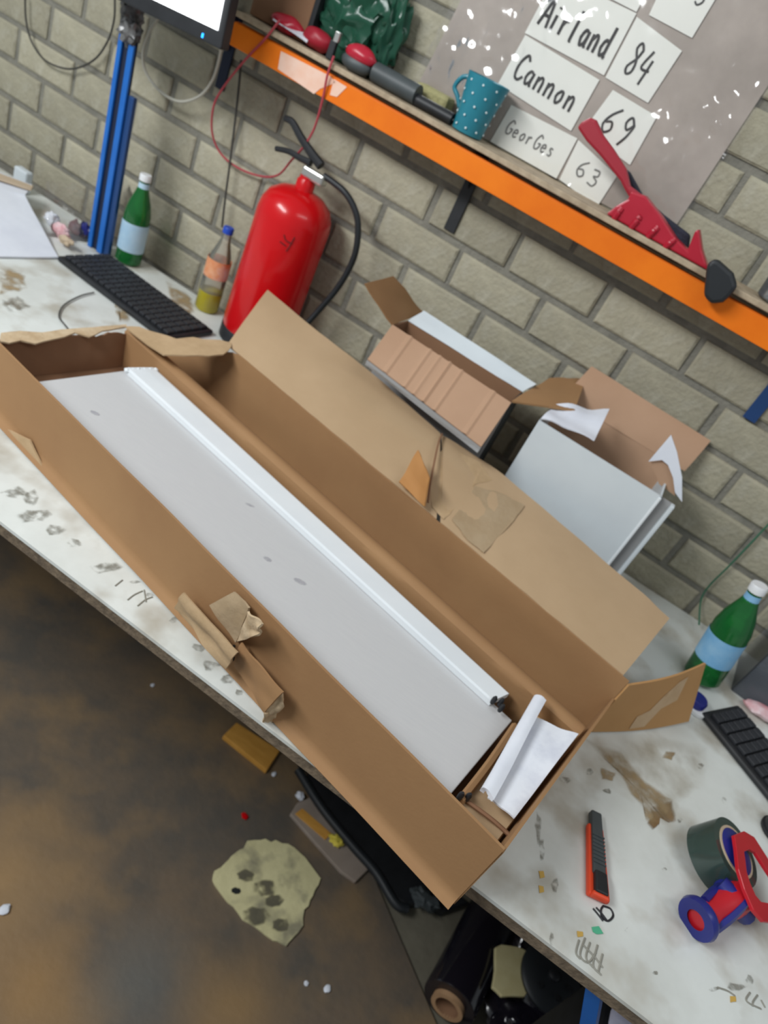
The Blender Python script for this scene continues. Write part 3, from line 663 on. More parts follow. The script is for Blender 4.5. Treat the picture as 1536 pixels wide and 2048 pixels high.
# ================================================================== NAME CARDS AND SLEEVE
GL = {  # handwritten strokes on a 0..1 grid (x, y up)
 'A': [[(0,0),(.5,1),(.95,0)],[(.2,.38),(.78,.38)]], 'i': [[(.3,.55),(.3,0)],[(.3,.78),(.32,.84)]], 'r': [[(.1,.55),(.12,0)],[(.12,.35),(.35,.55),(.55,.5)]],
 'l': [[(.3,1.05),(.3,.05),(.42,0)]], 'a': [[(.7,.5),(.35,.56),(.1,.3),(.3,.02),(.65,.2),(.7,.55),(.72,.1),(.85,0)]],
 'n': [[(.1,.55),(.12,0)],[(.12,.35),(.4,.56),(.65,.45),(.7,0)]], 'd': [[(.7,.5),(.35,.56),(.1,.3),(.3,.02),(.65,.15)],[(.72,1.05),(.7,.1),(.85,0)]],
 'C': [[(.9,.85),(.5,1.02),(.1,.6),(.2,.1),(.6,0),(.95,.2)]], 'o': [[(.4,.55),(.1,.3),(.3,.02),(.65,.2),(.6,.5),(.4,.55)]],
 'G': [[(.9,.85),(.5,1.02),(.1,.55),(.25,.05),(.7,.05),(.9,.42),(.55,.42)]], 'e': [[(.15,.3),(.65,.34),(.5,.56),(.2,.48),(.12,.2),(.35,.0),(.7,.1)]],
 'g': [[(.65,.5),(.3,.55),(.12,.3),(.35,.08),(.65,.3),(.68,.55),(.62,-.25),(.3,-.35),(.1,-.2)]], 's': [[(.6,.5),(.3,.55),(.2,.4),(.55,.2),(.45,.02),(.1,.05)]],
 '8': [[(.75,.85),(.4,1),(.2,.78),(.65,.45),(.7,.12),(.35,0),(.15,.2),(.6,.55),(.75,.85)]], '4': [[(.4,1),(.1,.4),(.85,.4)],[(.7,.75),(.6,-.1)]],
 '6': [[(.75,1),(.3,.65),(.12,.25),(.4,0),(.72,.2),(.55,.45),(.2,.35)]], '9': [[(.75,.75),(.4,.95),(.2,.7),(.45,.5),(.75,.75),(.65,.3),(.4,-.1)]],
 '3': [[(.15,.9),(.6,.98),(.65,.7),(.35,.55),(.75,.4),(.6,.05),(.12,.05)]], '5': [[(.8,1),(.3,.98),(.22,.6),(.6,.6),(.72,.25),(.4,0),(.1,.1)]], '.': [[(.3,.0),(.36,.04)]],
}
def card(corners, text, label, ts=(.1, .25, .85, .5), ink=None, r=.0021, off=.006, nm='name_card'):
    bl, br_, tr_, tl = [on_w(x, y, off) for x, y in corners]
    t = thing(nm, label, 'card', (bl+br_)/2)
    part('card_sheet', MB().prism([bl, br_, tr_, tl], WN*.0012), M_CARDW, t)
    if text:
        x0, y0, wd, h = ts; mm = MB(); step = wd/len(text)
        for i, ch in enumerate(text):
            for l in GL[ch]:
                pts = []
                for a, b in l:
                    X = x0+step*(i+a*.86); Y = y0+h*b
                    pts.append((bl*(1-X)+br_*X)*(1-Y)+(tl*(1-X)+tr_*X)*Y+WN*.0016)
                mm.tube(pts, r, 5)
        part('handwriting', mm, ink or M_INK, t)
    return t
card([(1050,66),(1208,151),(1273,27),(1112,-50)], 'Airland', 'white card handwritten with a word starting Air, above the other word cards', (.08, .22, .86, .46), r=.0030)
card([(1211,155),(1296,206),(1364,102),(1274,34)], '84', 'white card with the handwritten number 84', (.24, .22, .52, .52), r=.0024)
card([(996,168),(1142,262),(1199,160),(1051,70)], 'Cannon', 'white card handwritten with a word starting Can, left of the red handle', (.10, .26, .82, .46), r=.0028)
card([(1166,262),(1260,330),(1314,233),(1226,180)], '69', 'white card with the handwritten number 69 behind the red handle', (.18, .22, .66, .56), r=.0024)
card([(981,283),(1113,357),(1155,277),(1023,210)], 'GeorGes', 'lowest left white card with faint handwriting just above the shelf', (.10, .36, .74, .34), M_INKG, .0018)
card([(1119,359),(1194,414),(1234,352),(1157,280)], '63', 'lowest right white card with the faint number 63 just above the shelf', (.22, .34, .6, .44), M_INKG, .0018)
card([(1298,30),(1384,76),(1436,-10),(1345,-70)], '.5', 'white card at the top with a five at its right end', (.42, .62, .5, .4), r=.0018)
card([(1116,-56),(1273,24),(1296,-20),(1140,-100)], '', 'blank white card strip at the top above the first word card')
# one big clear sleeve in front of the cards
su = [on_w(x, y, .012) for x, y in ((833,150),(1368,440),(1536,185),(913,0))]
zt_s = 2.12
ul_, _ = wuz(833,150,.012); ur_, _ = wuz(1372,432,.012)
ul2, zl2 = wuz(913,0,.012); ur2, zr2 = wuz(1536,185,.012)
def slv(a, b):
    z = ZS+.004+(zt_s-ZS-.004)*b; k = (z-ZS)
    u = (ul_+(ul2-ul_)*(z-1.60)/(zl2-1.60)*.9)*(1-a) + (ur_+(ur2-ur_)*(z-1.58)/(zr2-1.58))*a
    k2 = max(0, noise.noise(Vector((u*5+3, z*5, 9)))+.25)
    rid = abs(noise.noise(Vector((u*22+z*9, z*17-u*6, 4))))
    nz = noise.noise(Vector((u*9, z*6, 1)))*.0035+noise.noise(Vector((u*24, z*20, 4)))*.0022+k2*(.009*(.4-rid)+.0055*noise.noise(Vector((u*60+z*25, z*38-u*14, 8))))
    return W(u, z, .0200+nz)
bs_ = MB().sheet(lambda a, b: (lambda p: p-WN*(p-W0).dot(WN)+WN*.0035)(slv(.012+.976*a, b*.995)), 8, 8, .0012)
single('backing_sheet', bs_, M_BACKING, 'cloudy greyish plastic backing sheet behind the name cards on the wall', 'plastic sheet')
mb = MB(); g_ = 130
pts = [[slv(i/g_, j/g_) for j in range(g_+1)] for i in range(g_+1)]
mb.add([p for row in pts for p in row], [(i*(g_+1)+j, (i+1)*(g_+1)+j, (i+1)*(g_+1)+j+1, i*(g_+1)+j+1) for i in range(g_) for j in range(g_)])
single('clear_sleeve', mb, M_SLEEVE, 'large crinkled clear plastic sleeve over the name cards on the wall', 'plastic sleeve', smooth=True)

# ================================================================== FIRE EXTINGUISHER
ex = Vector((-.445, 1.665, 0))+WU*.03+WN*.105; ex = W(-.412, TZ+.001, .105)
fe = thing('fire_extinguisher', 'tall red fire extinguisher standing on the bench against the wall', 'fire extinguisher', ex)
part('foot_ring', MB().lathe([(.086, 0), (.090, .002), (.090, .035), (.086, .04), (.06, .04)], ex, n=40), M_BLACK, fe, smooth=True)
part('cylinder', MB().lathe([(.080, .012), (.0885, .03), (.0895, .06), (.0895, .335), (.086, .358), (.074, .382), (.052, .398), (.030, .405), (.022, .407)], ex, n=48), M_RED, fe, smooth=True)
part('neck', MB().lathe([(.022, .40), (.022, .425), (.018, .430), (.018, .436)], ex, n=24), M_RED, fe, smooth=True)
vt = ex+ZV*.445
part('valve', MB().box(vt+WU*.016, (.060, .026, .024), WU, WN, ZV), M_SILVER, fe, bevel=.005)
hq = lambda x, y, o=.105: on_w(x, y, o)
part('lever', MB().tube([hq(642,332), hq(622,305), hq(602,275), hq(585,245), hq(570,236)], [.011, .007], 8), M_BLACK, fe, smooth=True)
part('lever', MB().tube([hq(622,326), hq(600,316), hq(578,303), hq(552,297)], [.008, .006], 8), M_BLACK, fe, smooth=True)
part('hose', MB().tube([hq(648,352), hq(668,366), hq(690,385), hq(708,415,.1), hq(716,450,.095), hq(712,500,.09), hq(697,540,.085), hq(672,580,.085), hq(640,618,.09), hq(616,645,.1)], .0075, 10), M_RUBBER, fe, smooth=True)
an = math.atan2((CAM-ex).y, (CAM-ex).x)
mb = MB()
def ec(dx, z):
    t = an+dx/.0895; return ex+Vector((math.cos(t), math.sin(t), 0))*.0902+ZV*z
for l in ([(-.030,.318),(-.022,.308),(-.006,.306)], [(-.006,.322),(-.010,.300),(-.014,.285)], [(-.034,.300),(-.018,.296)]):
    mb.tube([ec(a+.02, b) for a, b in l], .0016, 5)
part('faded_mark', mb, mat('dark_red_print', rgb(120,14,20)), fe)
# ================================================================== BOTTLES
def bottle(base, h, rad, glass, label_m, cap_m, lab, ax=(0, 0, 1), fill=None, cat='bottle', waist=.47, tall=(.30, .52), nm='glass_bottle', collar=None):
    t = thing(nm, lab, cat, base)
    pr = [(rad*.85, .0005), (rad, .006), (rad, h*.40), (rad*.99, h*.56), (rad*.82, h*.68), (rad*.55, h*.79), (rad*.40, h*.86), (rad*.36, h*.93), (rad*.38, h*.945)]
    part('bottle_body', MB().lathe(pr, base, ax, n=28), glass, t, smooth=True)
    part('label_band', MB().lathe([(rad+.0008, h*tall[0]), (rad+.0009, h*tall[1])], base, ax, n=28, cap=False), label_m, t, smooth=True)
    part('cap', MB().lathe([(rad*.40, h*.93), (rad*.44, h*.932), (rad*.44, h*.99), (rad*.40, h)], base, ax, n=18), cap_m, t, smooth=True)
    if collar: part('neck_label', MB().lathe([(rad*.42, h*.84), (rad*.385, h*.91)], base, ax, n=18, cap=False), collar, t, smooth=True)
    if fill: part('drink', MB().lathe([(rad*.85, .0002), (rad*1.006, .006), (rad*1.006, h*fill), (.001, h*fill)], base, ax, n=24), M_JUICE, t, smooth=True)
    return t
b1 = on_t(255,524); bottle(Vector((b1.x, b1.y, TZ+.001)), .238, .034, M_GREEN, M_LBLUE, M_CAPW, 'green glass bottle with pale blue label behind the left keyboard', tall=(.16, .48), collar=M_LBLUE)
b2 = on_y(418,596,1.60); b2 = Vector((b2.x, b2.y, TZ+.001)); bottle(b2, .228, .031, M_CLEAR, M_LORANGE, M_CAPB, 'clear bottle with orange label, blue cap and yellow drink beside the extinguisher', fill=.24, tall=(.42, .63), nm='plastic_bottle')
b3 = on_t(1398,1358); bottle(Vector((b3.x, b3.y, TZ+.008)), .246, .038, M_GREEN, M_LBLUE2, M_CAPW, 'green glass bottle with sky blue label beside the clear tub at right', tall=(.22, .48), collar=M_LBLUE2, ax=(-.17, 0, .98))

# ================================================================== KEYBOARDS
def keyboard(front_l, along, depth, length, rows, cols, lab, wid=None):
    X = along.normalized(); Y = Vector((-X.y, X.x, 0)); o = Vector((front_l.x, front_l.y, TZ+.001))
    t = thing('keyboard', lab, 'keyboard', o+X*length/2+Y*depth/2)
    m = MB(); m.prism([o, o+X*length, o+X*length+Y*depth, o+Y*depth], (0, 0, .014)); part('case', m, M_BLACK, t, bevel=.005)
    kw, kd = (length-.02)/cols, (depth-.022)/rows
    proto = None
    for r_ in range(rows):
        for c_ in range(cols):
            p = o+X*(.010+kw*(c_+.5))+Y*(.011+kd*(r_+.5))+ZV*.0175
            if proto is None:
                proto = part('key', MB().box(p, (kw*.84, kd*.82, .007), X, Y, ZV), M_KEYS, t, bevel=.0012); p00 = p
            else:
                k = proto.copy(); COL.objects.link(k); k.parent = t; k.location = p-p00
    return t
ka, kb_ = on_t(113,522), on_t(305,668)
kd_ = (kb_-ka).normalized(); ke_ = on_t(446,668); kc_ = on_t(197,503)
keyboard(ka, kd_, (kc_-ka).dot(Vector((-kd_.y, kd_.x, 0))), (ke_-ka).dot(kd_), 5, 18, 'black keyboard lying in front of the extinguisher and bottles at left')
k2a, k2b = on_t(1396,1432), on_t(1529,1598)
kdir = (k2b-k2a); keyboard(k2a, kdir, .125, .44, 5, 18, 'black keyboard running off the right edge behind the end flap')

# ================================================================== POST, MONITOR, LEFT CLUTTER
pb_ = on_y(190,507,1.535); px_, py_ = pb_.x, 1.535
post = thing('slotted_post', 'bright blue slotted steel post standing on the bench at left', 'post', (px_, py_, TZ))
ptop = on_y(258,75,1.535).z
H_ = .62
lean = (on_y(258,75,1.535).x-px_)/(ptop-TZ)
def vbar(dx, dy, sx, sy, z0, z1):
    m = MB(); a = Vector((px_+dx, py_+dy, 0)); b = a.copy()
    pts0 = [a+Vector((i*sx/2+lean*(z0-TZ), j*sy/2, z0)) for i, j in ((-1, -1), (1, -1), (1, 1), (-1, 1))]
    d = Vector((lean*(z1-z0), 0, z1-z0)); m.prism(pts0, d); return m
part('flange', vbar(-.021, 0, .013, .008, TZ+.001, ptop), M_BLUE, post, bevel=.002)
part('flange', vbar(.013, 0, .017, .008, TZ+.001, ptop-.01), M_BLUE, post, bevel=.002)
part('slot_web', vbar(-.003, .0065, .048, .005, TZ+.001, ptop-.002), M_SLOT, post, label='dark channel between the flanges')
zb2 = on_y(270,192,1.56).z
part('rear_rail', vbar(.030, .010, .018, .012, TZ+.001, zb2), M_BLUED, post, bevel=.002, label='shorter darker blue rail behind')
wrapc = on_y(262,40,1.535)
wr = MB()
for k in range(4): wr.blob(wrapc+Vector((random.uniform(-.012, .012), random.uniform(-.01, .01), -.02+.035*k)), .03, (.8, .8, 1), .4, 12, k, 3)
part('plastic_wrap', wr, M_DARKBAG, post, smooth=True, label='crinkled dark plastic wrapped round the top')
# monitor
MO = .27
mu0, mz0 = wuz(435,61,MO); mu1, mz1 = wuz(310,1,MO)
md = (W(mu0, mz0, MO)-W(mu1, mz1, MO)).normalized(); mu_ = WN.cross(md).normalized(); mu_ = mu_ if mu_.z > 0 else -mu_
mc = W(mu0, mz0, MO)
mon = thing('monitor', 'black monitor with a glowing white screen and a blue light at upper left', 'monitor', mc-md*.25-ZV*.02)
part('housing', MB().box(mc-md*.238+mu_*.135-WN*.016, (.505, .028, .33), md, WN, mu_), M_BLACK, mon, bevel=.004)
part('screen', MB().box(mc-md*.24+mu_*.15-WN*.0005, (.48, .004, .30), md, WN, mu_), M_SCREEN, mon)
lp = on_w(405,71,MO-.001); part('power_light', MB().box(lp-WN*.001, (.0035, .004, .008), md, WN, mu_), M_LED, mon, label='glowing blue power light')
part('stand_arm', MB().tube([mc-md*.2+mu_*.12-WN*.03, mc-md*.24+mu_*.10-WN*.07, Vector((px_+lean*.5, py_, mc.z+.10))], .012, 8, False), M_BLACK, mon, smooth=True)
# cables
def cable(name, pts, r, m, lab, grp=None): return single(name, MB().tube(pts, r, 7), m, lab, 'rope' if 'rope' in name else 'cable', smooth=True)
wl = lambda x, y, o=.02: on_w(x, y, o)
cable('grey_cable', [wl(322,28,.12), wl(300,62,.10), wl(286,105,.08), wl(292,145,.06), wl(320,182,.05), wl(358,203,.05), wl(398,193,.06), wl(425,160,.08), wl(440,110,.12), wl(442,70,.16)], .0035, M_CABLEW, 'looped pale grey cable hanging under the monitor')
cable('dark_cable', [wl(50,-10), wl(52,40), wl(64,85), wl(92,122), wl(140,138), wl(185,122), wl(214,85), wl(228,40), wl(230,-10)], .0026, M_CABLEK, 'thin dark cable hanging in a loop on the wall at top left')
cable('hanging_cable', [wl(482,120,.03), wl(477,180,.03), wl(468,260,.03), wl(458,340,.03), wl(450,400,.03), wl(444,455,.03)], .0028, M_CABLEK, 'straight dark cable hanging behind the orange-labelled bottle')
cable('red_rope', [wl(560,40,.13), wl(530,78,.132), wl(490,120,.12), wl(450,170,.09), wl(428,210,.07), wl(424,262,.05), wl(440,305,.03), wl(475,335,.02), wl(520,352,.02), wl(556,350,.03), wl(585,318,.07), wl(606,295,.10), wl(628,258,.11), wl(645,200,.125), wl(655,150,.133), wl(668,112,.133)], .0026, M_CORD, 'thin red rope looped from the shelf around the extinguisher handle')
cable('green_cable', [wl(1545,1040,.01), wl(1500,1088,.012), wl(1455,1135,.014), wl(1420,1170,.016), wl(1402,1200,.02), wl(1398,1250,.05)], .0022, M_CABLEG, 'thin green cable on the wall above the right bottle')
cable('keyboard_cable', [on_t(188,585,.004), on_t(160,592,.004), on_t(128,610,.004), on_t(118,632,.004), on_t(130,650,.004), on_t(145,668,.004)], .0017, M_CABLEK, 'thin dark cable curving on the bench left of the keyboard')
# big white cover sheet at the left edge
ws = thing('white_cover', 'large white sheet on the bench at the left edge', 'sheet', on_t(50,470))
z9 = .10
q_ = [on_t(116,517,.004), on_t(-60,500,.004), on_t(-60,340,z9), on_t(52,385,z9)]
part('sheet_top', MB().quadsheet(on_t(-120,512,.004), on_t(116,516,.004), on_t(50,392,.05), on_t(-120,345,.05), .004, 12, 10, .006, 4), M_PAPER, ws, smooth=True)
part('sheet_back', MB().quadsheet(on_t(-120,345,.05), on_t(50,392,.05), on_t(64,372,.05), on_t(-120,300,.05), .004, 10, 4, .004, 8), M_PAPER, ws, smooth=True)
single('wood_strip', MB().prism([on_t(-40,348,.056), on_t(62,382,.056), on_t(66,376,.056), on_t(-40,336,.056)], (0, 0, .006)), M_BEIGE, 'thin beige wood strip lying on the white sheet', 'strip')
single('white_block', MB().box(on_t(48,338,.062)-ZV*.0305, (.05, .025, .060), WU, WN, ZV), M_BOXW, 'small white block behind the white sheet', 'block', bevel=.005)
# clear bag with coloured packets
bagp = on_t(125,480)
bg = thing('clear_bag', 'crumpled clear plastic bag with red and blue packets behind the blue post', 'bag', bagp)
def bagfn(a, b):
    p = on_t(78,470,.0).lerp(on_t(275,500,.0), a)
    q = on_plane(75+a*190, 362+a*10, p+Vector((0, .03, 0)), Vector((0, 1, 0)))
    r_ = p.lerp(q, b)
    return r_+Vector((0, 1, 0))*(.012*noise.noise(Vector((a*6, b*5, 2)))+.005*noise.noise(Vector((a*17, b*12, 5))))+Vector((0, .03*b, 0))
mb = MB(); n_ = 30
gr = [[bagfn(i/n_, j/n_) for j in range(n_+1)] for i in range(n_+1)]
mb.add([p for r_ in gr for p in r_], [(i*(n_+1)+j, (i+1)*(n_+1)+j, (i+1)*(n_+1)+j+1, i*(n_+1)+j+1) for i in range(n_) for j in range(n_)])
part('bag_film', mb, M_SLEEVE, bg, smooth=True)
for k, (x, y, m, r_, sq) in enumerate([(92,438,M_PAPER,.022,(1, .5, .8)),(110,462,M_PINK,.026,(1, .5, .7)),(138,455,M_PINK,.022,(.8, .5, .9)),(158,462,M_NAVY,.024,(.8, .5, .9)),(120,482,M_BEIGE,.022,(1, .5, .5))]):
    c = on_t(x, y, .02); part('packet', MB().blob(Vector((c.x, c.y+.02, max(c.z, TZ+.012))), r_, sq, .3, 7, k*2.2, 3), m, bg, smooth=True)

# ================================================================== SMALL BOXES AT THE WALL
def keep(p, off=.008):
    d = (p-W0).dot(WN); return p if d > off else p+WN*(off-d)
# box A (left)
zA = 1.20
A0, A1 = on_z(785,650,zA), on_z(1022,806,zA); ad = (A1-A0).normalized(); an_ = Vector((-ad.y, ad.x, 0)); dA = .185
A2, A3 = on_z(1045,784,zA), on_z(816,642,zA)
bxa = thing('brown_carton', 'open brown carton with creased front flap between the long box and the wall', 'box', (A0+A2)/2-ZV*(zA-TZ-.001))
def wallq(p, q, z0, z1, th=.004): return MB().quadsheet(Vector((p.x, p.y, z0)), Vector((q.x, q.y, z0)), Vector((q.x, q.y, z1)), Vector((p.x, p.y, z1)), th, 4, 4)
part('front_panel', wallq(A0, A1, TZ+.001, zA-.002), M_BOXG, bxa)
part('back_panel', wallq(A2, A3, TZ+.001, zA), M_CARDD, bxa)
part('left_panel', wallq(A3, A0, TZ+.001, zA), M_CARDD, bxa)
part('right_panel', wallq(A1, A2, TZ+.001, zA-.002), M_BOXK, bxa, label='outer side of the carton, black for the shade of the gap')  # shade of the gap between the cartons put into the side's colour
part('bottom_panel', MB().prism([Vector((p.x, p.y, TZ+.001)) for p in (A0, A1, A2, A3)], (0, 0, .005)), M_CARDD, bxa)
fa, fb = on_z(735,719,1.143), on_z(962,894,1.126)
def crease(a, b):
    p = A0.lerp(A1, a).lerp(fa.lerp(fb, a), b); k = 0
    for c_, s_ in ((.16, .004), (.33, .003), (.42, .003), (.5, .004), (.60, .003), (.86, .004)): k -= s_*math.exp(-((a-c_)/.010)**2)
    return p+(ad.cross(fa-A0)).normalized()*(-k if False else k)
cf = part('front_flap', MB().sheet(crease, 60, 4, .003), M_CARDP, bxa, smooth=False, label='pinkish brown creased flap folded down in front')
part('tape_edge', MB().quadsheet(fa+ZV*-.001, fb-ZV*.001, fb-ZV*.014, fa-ZV*.012, .003, 20, 2, .004, 2), M_BOXG, bxa, label='grey taped edge under the flap')
part('left_flap', MB().quadsheet(A0, keep(on_z(728,568,1.262)), keep(on_z(786,552,1.275)), keep(on_z(846,626,1.205)), .004, 6, 6, .005, 3), M_CARD, bxa, smooth=True)
part('right_flap', MB().quadsheet(A1+ZV*.003, on_z(1149,822,1.232), on_z(1172,757,1.240), on_z(1098,757,1.222), .004, 6, 6, .006, 5), M_CARD, bxa, smooth=True)
yb = 1.60
part('back_flap', MB().quadsheet(A3, A2, on_plane(1073,768,A2+an_*.012,an_), on_plane(848,622,A2+an_*.012,an_), .004, 8, 4, .004, 7), M_BOXW, bxa, smooth=True, label='greyish white back flap standing up')
# box B (right, white)
zB = 1.20
B0, B1 = on_z(1080,841,zB), on_z(1322,992,zB); bd = (B1-B0).normalized(); bn = Vector((-bd.y, bd.x, 0)); dB = .205
B2, B3 = B1+bn*dB, B0+bn*dB
bxb = thing('white_carton', 'open white carton with brown inside flaps standing by the wall at right', 'box', (B0+B2)/2-ZV*(zB-TZ-.001))
part('front_panel', wallq(B0, B1, TZ+.001, zB), M_BOXW, bxb)
part('back_panel', wallq(B2, B3, TZ+.001, zB), M_CARDP, bxb)
part('left_panel', wallq(B3, B0, TZ+.001, zB), M_BOXW, bxb)
part('right_panel', wallq(B1, B2, TZ+.001, zB), M_BOXW, bxb)
part('bottom_panel', MB().prism([Vector((p.x, p.y, TZ+.001)) for p in (B0, B1, B2, B3)], (0, 0, .005)), M_CARDP, bxb)
s0 = B1+bd*.002; s_2 = on_z(1353,1011,zB)
sw = (s_2-B1).dot(bd)
part('side_fold', MB().box(B1+bd*(sw*.45)+bn*.014-ZV*((zB-TZ)/2), (sw*.8, .004, zB-TZ-.012), bd, bn, ZV), M_BOXG, bxb, label='grey recessed fold on the side')
part('side_fold', MB().box(B1+bd*(sw-.004)+bn*.006-ZV*((zB-TZ)/2), (.008, .016, zB-TZ-.010), bd, bn, ZV), M_BOXW, bxb, bevel=.002)
part('side_fold', MB().box(B1+bd*.001-bn*.001-ZV*((zB-TZ)/2), (.006, .006, zB-TZ-.006), bd, bn, ZV), M_WHITE, bxb, bevel=.002)
K = [on_w(1183,733,.010), on_w(1421,882,.010), on_w(1384,948,.014)]
def bflap(a, b):
    lo = B3.lerp(B2+bd*.03, a); hi = K[0].lerp(K[1], a)
    return lo.lerp(hi, b)+WN*(.006*math.sin(b*math.pi)+.003*noise.noise(Vector((a*3, b*2, 4))))
part('back_flap', MB().sheet(bflap, 10, 6, .004), M_CARDP, bxb, smooth=True, label='large brown back flap leaning on the wall')
part('left_flap', MB().quadsheet(B0+ZV*.004, on_z(1190,878,1.222), on_z(1218,820,1.250), on_z(1112,808,1.225), .003, 10, 8, .012, 3), M_PAPER, bxb, smooth=True, label='curled white paper flap')
yr = 1.47
part('right_flap', MB().prism([on_y(x, y, yr) for x, y in ((1297,923),(1342,870),(1354,905),(1364,955),(1364,1004),(1350,985),(1346,955),(1336,930),(1324,920))], (0, .003, 0)), M_PAPER, bxb, label='torn white corner flap')
part('right_flap', MB().prism([on_y(x, y, yr+.006) for x, y in ((1302,925),(1326,921),(1338,932),(1347,956),(1350,992),(1318,968))], (0, .003, 0)), M_CARDP, bxb, label='brown torn corner flap')

# ================================================================== RIGHT SIDE OF THE BENCH
# utility knife
kn0, kn1 = on_t(1184,1632,.001), on_t(1192,1808,.001)
kx = (kn1-kn0).normalized(); ky = Vector((-kx.y, kx.x, 0)); kl = (kn1-kn0).length
kn = thing('utility_knife', 'orange and grey utility knife lying on the bench by the number ten', 'knife', kn0.lerp(kn1, .5))
def krow(a0, a1, w0, w1, z0, z1): return MB().prism([kn0+kx*kl*a0-ky*w0/2+ZV*z0, kn0+kx*kl*a1-ky*w1/2+ZV*z0, kn0+kx*kl*a1+ky*w1/2+ZV*z0, kn0+kx*kl*a0+ky*w0/2+ZV*z0], (0, 0, z1-z0))
part('body', krow(.16, .97, .026, .034, 0, .010), M_CUTOR, kn, bevel=.003)
part('blade_channel', krow(0, .74, .017, .021, .002, .014), M_GREYB, kn, bevel=.002, label='grey metal blade channel')
part('slider', krow(.72, .95, .018, .020, .009, .018), M_BLACK, kn, bevel=.002, label='black slider')
part('end_cap', krow(.93, .985, .024, .028, .004, .015), M_CUTOR, kn, bevel=.003)
for i in range(8): part('grip_ridge', krow(.30+.045*i, .315+.045*i, .0195, .0195, .013, .0155), M_GREYB, kn)
# tape dispenser
D0 = on_t(1470,1800)
td_ = thing('tape_dispenser', 'red and blue packing tape dispenser gun lying on the bench at right', 'tape dispenser', Vector((D0.x, D0.y, TZ)))
rc = on_z(1462,1706,.951)
ax = (RIGHT*.80+UP*.22+(CAM-rc).normalized()*.62).normalized()
part('tape_roll', MB().lathe([(.036, 0), (.050, 0), (.050, .048), (.036, .048), (.036, 0)], rc-ax*.040, ax, 36, False), M_TAPER, td_, smooth=True, label='roll of glossy packing tape')
part('roll_core', MB().lathe([(.034, -.001), (.038, -.001), (.038, .0495), (.034, .0495), (.034, -.001)], rc-ax*.040, ax, 30, False), M_BEIGE, td_, smooth=True)
part('hub', MB().lathe([(.034, .02), (.034, .05), (.020, .054), (.006, .056)], rc-ax*.040, ax, 26), M_NAVY, td_, smooth=True)
fpx = [(1462,1672),(1482,1664),(1502,1676),(1530,1720),(1560,1765),(1575,1820),(1555,1850),(1520,1845),(1500,1822),(1482,1780),(1470,1740),(1466,1700)]
fr = [on_plane(x, y, rc+ax*.018, ax) for x, y in fpx]
cc = sum(fr, Vector())/len(fr)
mb = MB(); n_ = len(fr); inn = [p.lerp(cc, .42) for p in fr]
vs = fr+inn+[p+ax*.006 for p in fr]+[p+ax*.006 for p in inn]
mb.add(vs, [q for i in range(n_) for q in ((i, (i+1) % n_, n_+(i+1) % n_, n_+i), (2*n_+i, 3*n_+i, 3*n_+(i+1) % n_, 2*n_+(i+1) % n_), (i, 2*n_+i, 2*n_+(i+1) % n_, (i+1) % n_), (n_+i, n_+(i+1) % n_, 3*n_+(i+1) % n_, 3*n_+i))])
part('frame', mb, mat('red_steel', rgb(198,30,44), rgb(182,24,38), 9, .35), td_, bevel=.001)
hb, he = on_z(1395,1838,.926), on_z(1475,1795,.940)
hv = (he-hb).normalized()
part('handle', MB().lathe([(.020, .0), (.0215, .012), (.019, .03), (.022, .055), (.024, .08), (.020, .10)], hb, hv, 20), MATS['red_steel'], td_, smooth=True)
part('handle_collar', MB().lathe([(.014, -.004), (.029, -.004), (.031, .002), (.029, .008), (.021, .010)], hb, hv, 28, False), M_NAVY, td_, smooth=True, label='navy flared collar at the handle end')
part('handle_plug', MB().lathe([(.001, .001), (.022, .001), (.022, .004)], hb, hv, 24), M_REDD, td_, smooth=True)
for k in range(3):
    t0 = k*2.09
    part('handle_stripe', MB().tube([hb+hv*s_+(hv.cross(ZV).normalized()*math.cos(t0+s_*14)+ZV*math.sin(t0+s_*14))*.0205 for s_ in (.014, .035, .056, .078)], .0065, 6), M_NAVY, td_, smooth=True)
part('body_block', MB().blob(on_z(1468,1792,.932), .030, (1.0, .9, .8), .08, 5, 2, 3), M_NAVY, td_, smooth=True)
part('body_block', MB().tube([on_z(1440,1768,.945), on_z(1470,1800,.945), on_z(1492,1832,.928)], .014, 10), M_NAVY, td_, smooth=True)
# black knob at the right edge
k_ = on_t(1552,1668); kb2 = thing('round_puck', 'round black plastic puck cut by the right edge of the picture', 'puck', k_)
part('dome', MB().lathe([(.026, .001), (.028, .01), (.026, .03), (.016, .04)], k_, n=24), M_BLACK, kb2, smooth=True)
part('skirt', MB().lathe([(.030, .001), (.031, .006), (.028, .008)], k_, n=24), M_BLACK, kb2, smooth=True)
# blue and white cap behind the end flap
c_ = on_t(1386,1416); sc_ = thing('blue_lid', 'small blue and white lid half hidden behind the brown end flap', 'lid', c_)
part('blue_part', MB().lathe([(.019, .001), (.021, .004), (.021, .022), (.018, .026)], c_-Vector((.004, -.004, 0)), n=24), M_NAVY, sc_, smooth=True)
part('white_ring', MB().lathe([(.023, .001), (.024, .004), (.024, .009), (.021, .010)], c_+Vector((.006, 0, 0)), n=24), M_CAPW, sc_, smooth=True, label='white ring')
